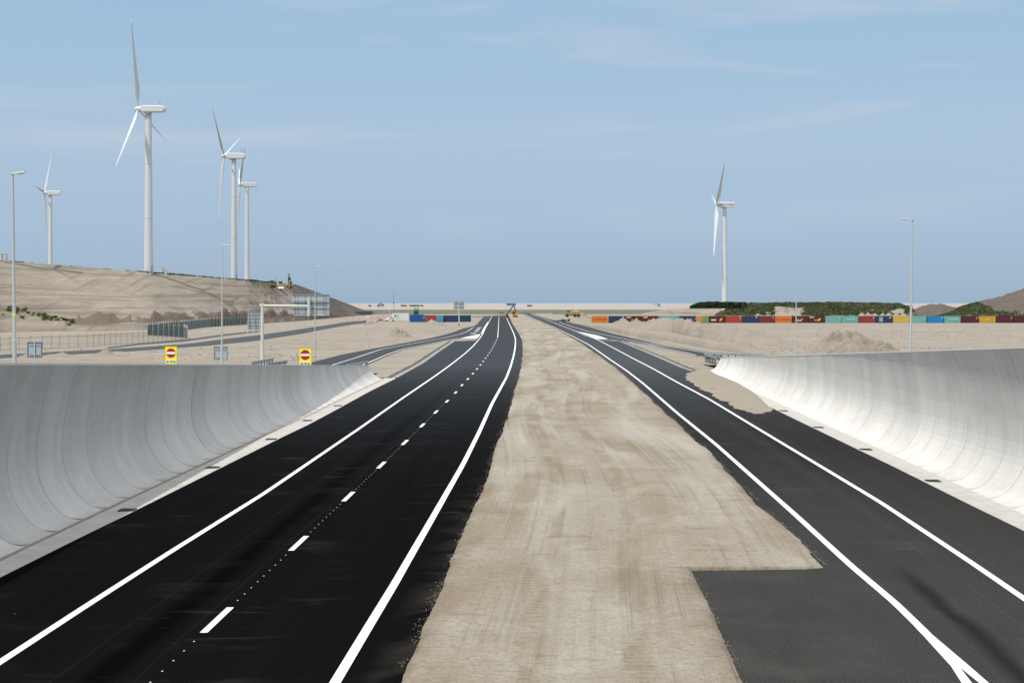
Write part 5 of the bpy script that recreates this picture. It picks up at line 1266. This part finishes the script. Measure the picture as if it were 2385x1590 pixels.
def ditch():
    b = MB(); pl = [(1478, 784), (1492, 784.2), (1510, 787.3), (1528, 791), (1543, 796), (1528, 796.6), (1508, 794), (1490, 789)]
    b.add([(U(*p).x, U(*p).y, -.045) for p in pl], [tuple(range(len(pl)))]); tag(b.build('puddle', M['water'], fix=False), 'shallow puddle in the ditch beside the right slip road', kind='structure')
    b = MB(); top = [(1440, 776), (1500, 787), (1560, 797.5), (1640, 813), (1720, 823)]; bot = [(1440, 779), (1500, 794), (1560, 802), (1640, 817), (1720, 827)]
    for a, c in zip(top, bot): b.v += [tuple(U(*a).to_2d()) + (-.05,), tuple(U(*c).to_2d()) + (-.05,)]
    for k in range(4): b.f.append((2 * k, 2 * k + 1, 2 * k + 3, 2 * k + 2))
    tag(b.build('ditch_floor', M['wet'], fix=False), 'damp sand floor of the ditch', kind='structure')
ditch()

def bank(base, crest, wd, name, label, seed, mat, leaf, bare, n_leaf, back=.6):
    o = ridge(base, crest, wd, name, label, mat, seed, .1, n=150)
    rr = random.Random(int(seed)); me = o.data; b = MB(); polys = [p for p in me.polygons if p.center.z > .3]; w_ = [p.area for p in polys]
    for p in rr.choices(polys, w_, k=n_leaf):
        c = p.center; vs = [me.vertices[i].co for i in p.vertices]; u, v = rr.random(), rr.random(); q = vs[0].lerp(vs[1], u).lerp(vs[3].lerp(vs[2], u), v)
        px = q.x * F / q.y + CX; nz = .6 * fbm(q.x, q.y, .06, seed) + .45 * fbm(q.x, q.z * 3, .16, seed + 2); tz = q.z / 7.5
        if bare(px, tz, nz): continue
        s = rr.uniform(.22, .75)
        for k in range(3): leaf_quad(b, q + Vector((rr.uniform(-.6, .6), rr.uniform(-.6, .6), -.08)), s, rr, .55)
    return o, b
def banks():
    o, b = bank([(1668, 738), (1760, 738), (1900, 738), (2040, 738), (2150, 738)], [(1668, 737), (1690, 723), (1712, 709), (1760, 706.3), (1900, 706), (2040, 707), (2095, 709), (2120, 719), (2150, 737)], 26, 'bank', 'long sandy bank behind the containers', 5., 'heap',
             'leaf', lambda px, t, nz: (1812 < px + 30 * nz < 1872 and t < .72 + .2 * nz) or (t < .7 and nz > .40) or t < .1 + .12 * nz, 70000)
    b2 = MB(); rr = random.Random(77)
    for p in rr.choices([p for p in o.data.polygons if p.center.z > .4], k=16000):
        q = p.center + Vector((rr.uniform(-2, 2), rr.uniform(-1.5, 1.5), .1)); px = q.x * F / q.y + CX
        if 1812 < px < 1872 and rr.random() < .8: continue
        if fbm(q.x, q.z * 3, .12, 44.) < .05: continue
        for k in range(2): leaf_quad(b2, q + Vector((rr.uniform(-.5, .5), rr.uniform(-.5, .5), 0)), rr.uniform(.2, .6), rr, .8)
    tag(b2.build('dry_grass', M['straw'], fix=False), 'dry brownish grass between the green plants of the long bank', 'grass', kind='stuff')
    tag(b.build('bank_plants', M['leaf'], fix=False), 'rough green plant cover on the long bank behind the containers', 'ground cover', kind='stuff')
    # darker hedge-like top on the sand ridge to its left
    o = ridge([(1490, 733), (1570, 733), (1650, 733), (1745, 733)], [(1490, 732), (1510, 727), (1560, 720), (1620, 717), (1730, 716), (1745, 732)], 35, 'sand_ridge', 'low grey sand ridge left of the green bank', 'greyheap' if False else 'hill', 9., .15)
    rr = random.Random(8); b = MB()
    for k in range(9000):
        px = 1608 + 130 * rr.random(); Z = rr.uniform(820, 850); top = float(np.interp(px, [1608, 1626, 1650, 1690, 1740], [716, 708, 706, 707, 708])) + 1.3 * fbm(px, 0, .12, 2.)
        py = top + (718.5 - top) * rr.random() ** 1.3; p = D(px, py, Z); p.z = max(p.z, 3.5); leaf_quad(b, p, rr.uniform(.5, 1.1), rr, .3)
    tag(b.build('dune_thicket', M['leaf_dark'], fix=False), 'dark low thicket on the sand left of the green bank', 'thicket', kind='stuff')
    # grey heaps at the far right
    ridge([(2105, 738), (2180, 738), (2255, 738)], [(2105, 737), (2125, 722), (2160, 709), (2172, 707.5), (2195, 708.5), (2225, 716), (2250, 726), (2255, 737)], 30, 'soil_heap', 'dark grey soil heap behind the bright blue container', 'greyheap', 12., .16, cat='soil heap')
    o, b = bank([(2170, 739), (2260, 739), (2400, 739), (2620, 739)], [(2170, 738), (2215, 724), (2262, 708), (2300, 697), (2340, 688.5), (2385, 674), (2450, 655), (2640, 640)], 60, 'grey_hill', 'grey spoil hill at the right edge with green at its foot', 15., 'greyheap', 'leaf',
             lambda px, t, nz: not ((px < 2310 and t < .85 + .3 * nz + (2300 - px) * .004) or (px < 2375 and t < .42 + .3 * nz) or t < .2 + .2 * nz), 30000)
    tag(b.build('hill_plants', M['leaf'], fix=False), 'green plant cover on the foot of the grey spoil hill', 'ground cover', kind='stuff')
    # small pale sand piles along the back of the row
    rr = random.Random(31)
    for k, px in enumerate((2010, 2026, 2041, 2058, 2074, 2091, 2107)):
        mound(px, 741, 729.5 + rr.uniform(-1, 1), 30, 'pointed pale sand pile just behind the container row under the green bank', 20. + k, rough=.25)['group'] = 'sand piles behind the containers'
banks()

# ------------------------------------------------------------------ far land: grass flats, sea dike, specks
def far():
    b = MB(); zs = [1135, 1180, 1300, 1500, 1700, 1960]; xs = [-1100, -700, -300, -100, 100, 150, 200, 260]
    for Z in zs:
        for x in xs: b.v.append((x + 40 * fbm(x, Z, .01, 3.), Z + 25 * fbm(x, Z, .02, 7.), -.03))
    n = len(xs)
    for j in range(len(zs) - 1):
        for i in range(n - 1): b.f.append((j * n + i, j * n + i + 1, (j + 1) * n + i + 1, (j + 1) * n + i))
    tag(b.build('grass_flat', M['grass'], fix=False), 'flat green grass strip before the sea dike', kind='structure')
    b = MB(); xs = np.linspace(-3000, 3000, 90)
    for x in xs:
        k = .25 * fbm(x, 0, .004, 2.)
        for dy, z in ((0, -.3), (12, 1.6), (30, 2.2), (60, 5.2 + k), (95, 5.6 + k), (120, 7.55 + .3 * k), (150, 7.6 + .3 * k), (220, -.3)): b.v.append((x, 1950 + dy, z))
    for j in range(len(xs) - 1):
        for i in range(7): q = j * 8 + i; b.f.append((q, q + 1, q + 9, q + 8))
    tag(b.build('sea_dike', M['dike'], smooth=False), 'long pale sand sea dike along the horizon', kind='structure')
    # tiny vehicles on the dike
    first = None
    spots = [(937, 708.6), (944, 708.6), (957, 708.8), (963, 709), (969, 709.2), (975, 709), (983, 709.2), (1231, 710), (1236, 710.2), (862, 709), (882, 709)]
    for px, py in spots:
        Z = 1975; g = D(px, py, Z); z = 3.6
        if first is None:
            t = thing('far_truck', (g.x, Z, z), 'tiny dark vehicle parked on the far sea dike', 'truck', 'tiny vehicles on the far dike')
            MB().prism([(-1.8, .4), (1.8, .4), (1.9, 1.2), (.9, 1.4), (.6, 2.0), (-1.8, 2.0)], -1, 1).build('body', M['dark'], t); MB().box((.6, 0, 1.6), (.6, 2.04, .4)).build('window', M['glass'], t); first = t
            for x in (-1.1, 1.1): MB().cyl((x, -1.05, .4), (x, 1.05, .4), .4, .4, 10).build('wheel', M['dark'], t)
        else: t = copy_tree(first); t.location = (g.x, Z, z)
    g = D(889.5, 708, 1985); excavator((g.x, 1985, 4.4), R(150), 'tiny reddish excavator on the far dike beyond the antenna mast', M['rust'], (1.5, 0, 3.), (2.2, 0, -2.4), .95)
    g = D(1534, 708, 1985); excavator((g.x, 1985, 4.4), R(160), 'tiny dark excavator on the far dike left of the lone turbine', M['bar'], (2.5, 0, 2.5), (2.6, 0, -2.2), .85)
    # gull
    p = D(789, 616, 330); t = thing('gull', p, 'small pale gull gliding in the sky right of the hill', 'gull'); b = MB()
    rings = []
    for u, r in ((-.3, .01), (-.18, .05), (0, .075), (.15, .06), (.24, .045), (.31, .012)): rings.append([Vector((u, r * math.cos(a), r * math.sin(a))) for a in np.linspace(0, 2 * math.pi, 8, endpoint=False)])
    b.loft(rings)
    for s in (-1, 1): b.loft([[Vector((.1, s * .04, .03)), Vector((-.1, s * .04, .03)), Vector((-.1, s * .04, .015))], [Vector((.14, s * .35, .13)), Vector((-.02, s * .35, .13)), Vector((-.02, s * .35, .12))], [Vector((.0, s * .7, .08)), Vector((-.06, s * .7, .08)), Vector((-.06, s * .7, .075))]])
    b.build('body', M['signwhite'], t)
far()

# clods and dry tufts on the open sand flats
def off_road(px, py):
    p = U(px, py)
    if E_rampLo(p.y) - 2 < p.x < E_llane(p.y) + 1 and 150 < p.y < 930: return False
    ups = [(-260,838),(0,825.4),(151.8,817.3),(253.6,812.9),(340,807),(442,799.4),(518.6,789.2),(610.4,779),(722.7,762.4),(799,751),(858,745),(935,736.5)]
    los = [(-260,848),(0,833.4),(178.6,823.6),(268,819),(340,814.7),(493,803.2),(590,793.7),(697,777.7),(770,763.6),(820,755.6),(865.5,750.5),(950,737.2)]
    a = np.interp(px, *zip(*ups)); c = np.interp(px, *zip(*los))
    if px < 950 and a - 1.2 < py < c + 1.2: return False
    if px < 640 and abs(py - np.interp(px, [250, 320, 434.8, 516.4, 612], [809.5, 801, 792, 780.4, 769.5])) < 3: return False
    if px > 1400 and E_r2(p.y) < p.x < E_rampRo(p.y) + 2: return False
    return True
def flats():
    rr = random.Random(17); b = MB()
    for k in range(5200):
        if rr.random() < .72: px, py = rr.uniform(1620, 2420), 756 + 75 * rr.random() ** 1.2
        elif rr.random() < .6: px, py = rr.uniform(600, 1100), 756 + 80 * rr.random()
        else: px, py = rr.uniform(-50, 700), 800 + 40 * rr.random()
        p = U(px, py)
        if fbm(p.x, p.y, .03, 3.) < -.15 or not off_road(px, py): continue
        s = .05 + .16 * rr.random() ** 3; n0 = len(b.v)
        b.v += [(p.x + s * math.cos(q) * rr.uniform(.6, 1.4), p.y + s * math.sin(q) * rr.uniform(.6, 1.4), -.08) for q in (0, 1.3, 2.5, 3.8, 5.1)] + [(p.x, p.y, -.05 + s * .8)]
        b.f += [(n0 + i, n0 + (i + 1) % 5, n0 + 5) for i in range(5)]
    tag(b.build('clods', M['soil'], fix=False), 'brown clods scattered over the sand flats', 'clods', kind='stuff')
    # low windblown humps of the flats
    b = MB()
    for k in range(420):
        px, py = (rr.uniform(1640, 2450), 757 + 60 * rr.random()) if k % 2 else ((rr.uniform(620, 1050), 756 + 62 * rr.random()) if k % 3 else (rr.uniform(-60, 640), 815 + 30 * rr.random()))
        p = U(px, py)
        if not off_road(px, py): continue
        rx = rr.uniform(.8, 3.5); ry = rr.uniform(.6, 1.6); hh = rr.uniform(.08, .32); n0 = len(b.v); m = 9
        for r, z in ((1, -.02), (.7, .4), (.35, .85)):
            for i in range(m): a = 6.283 * i / m; b.v.append((p.x + rx * r * math.cos(a) * rr.uniform(.8, 1.2), p.y + ry * r * math.sin(a) * rr.uniform(.8, 1.2), -.07 + hh * z * rr.uniform(.7, 1.2)))
        b.v.append((p.x, p.y, -.06 + hh))
        for q in range(2):
            for i in range(m): b.f.append((n0 + q * m + i, n0 + q * m + (i + 1) % m, n0 + (q + 1) * m + (i + 1) % m, n0 + (q + 1) * m + i))
        for i in range(m): b.f.append((n0 + 2 * m + i, n0 + 2 * m + (i + 1) % m, n0 + 3 * m))
    tag(b.build('sand_humps', M['heap'], smooth=True, fix=False), 'low humps of blown sand on the flats', 'sand', kind='stuff')
flats()
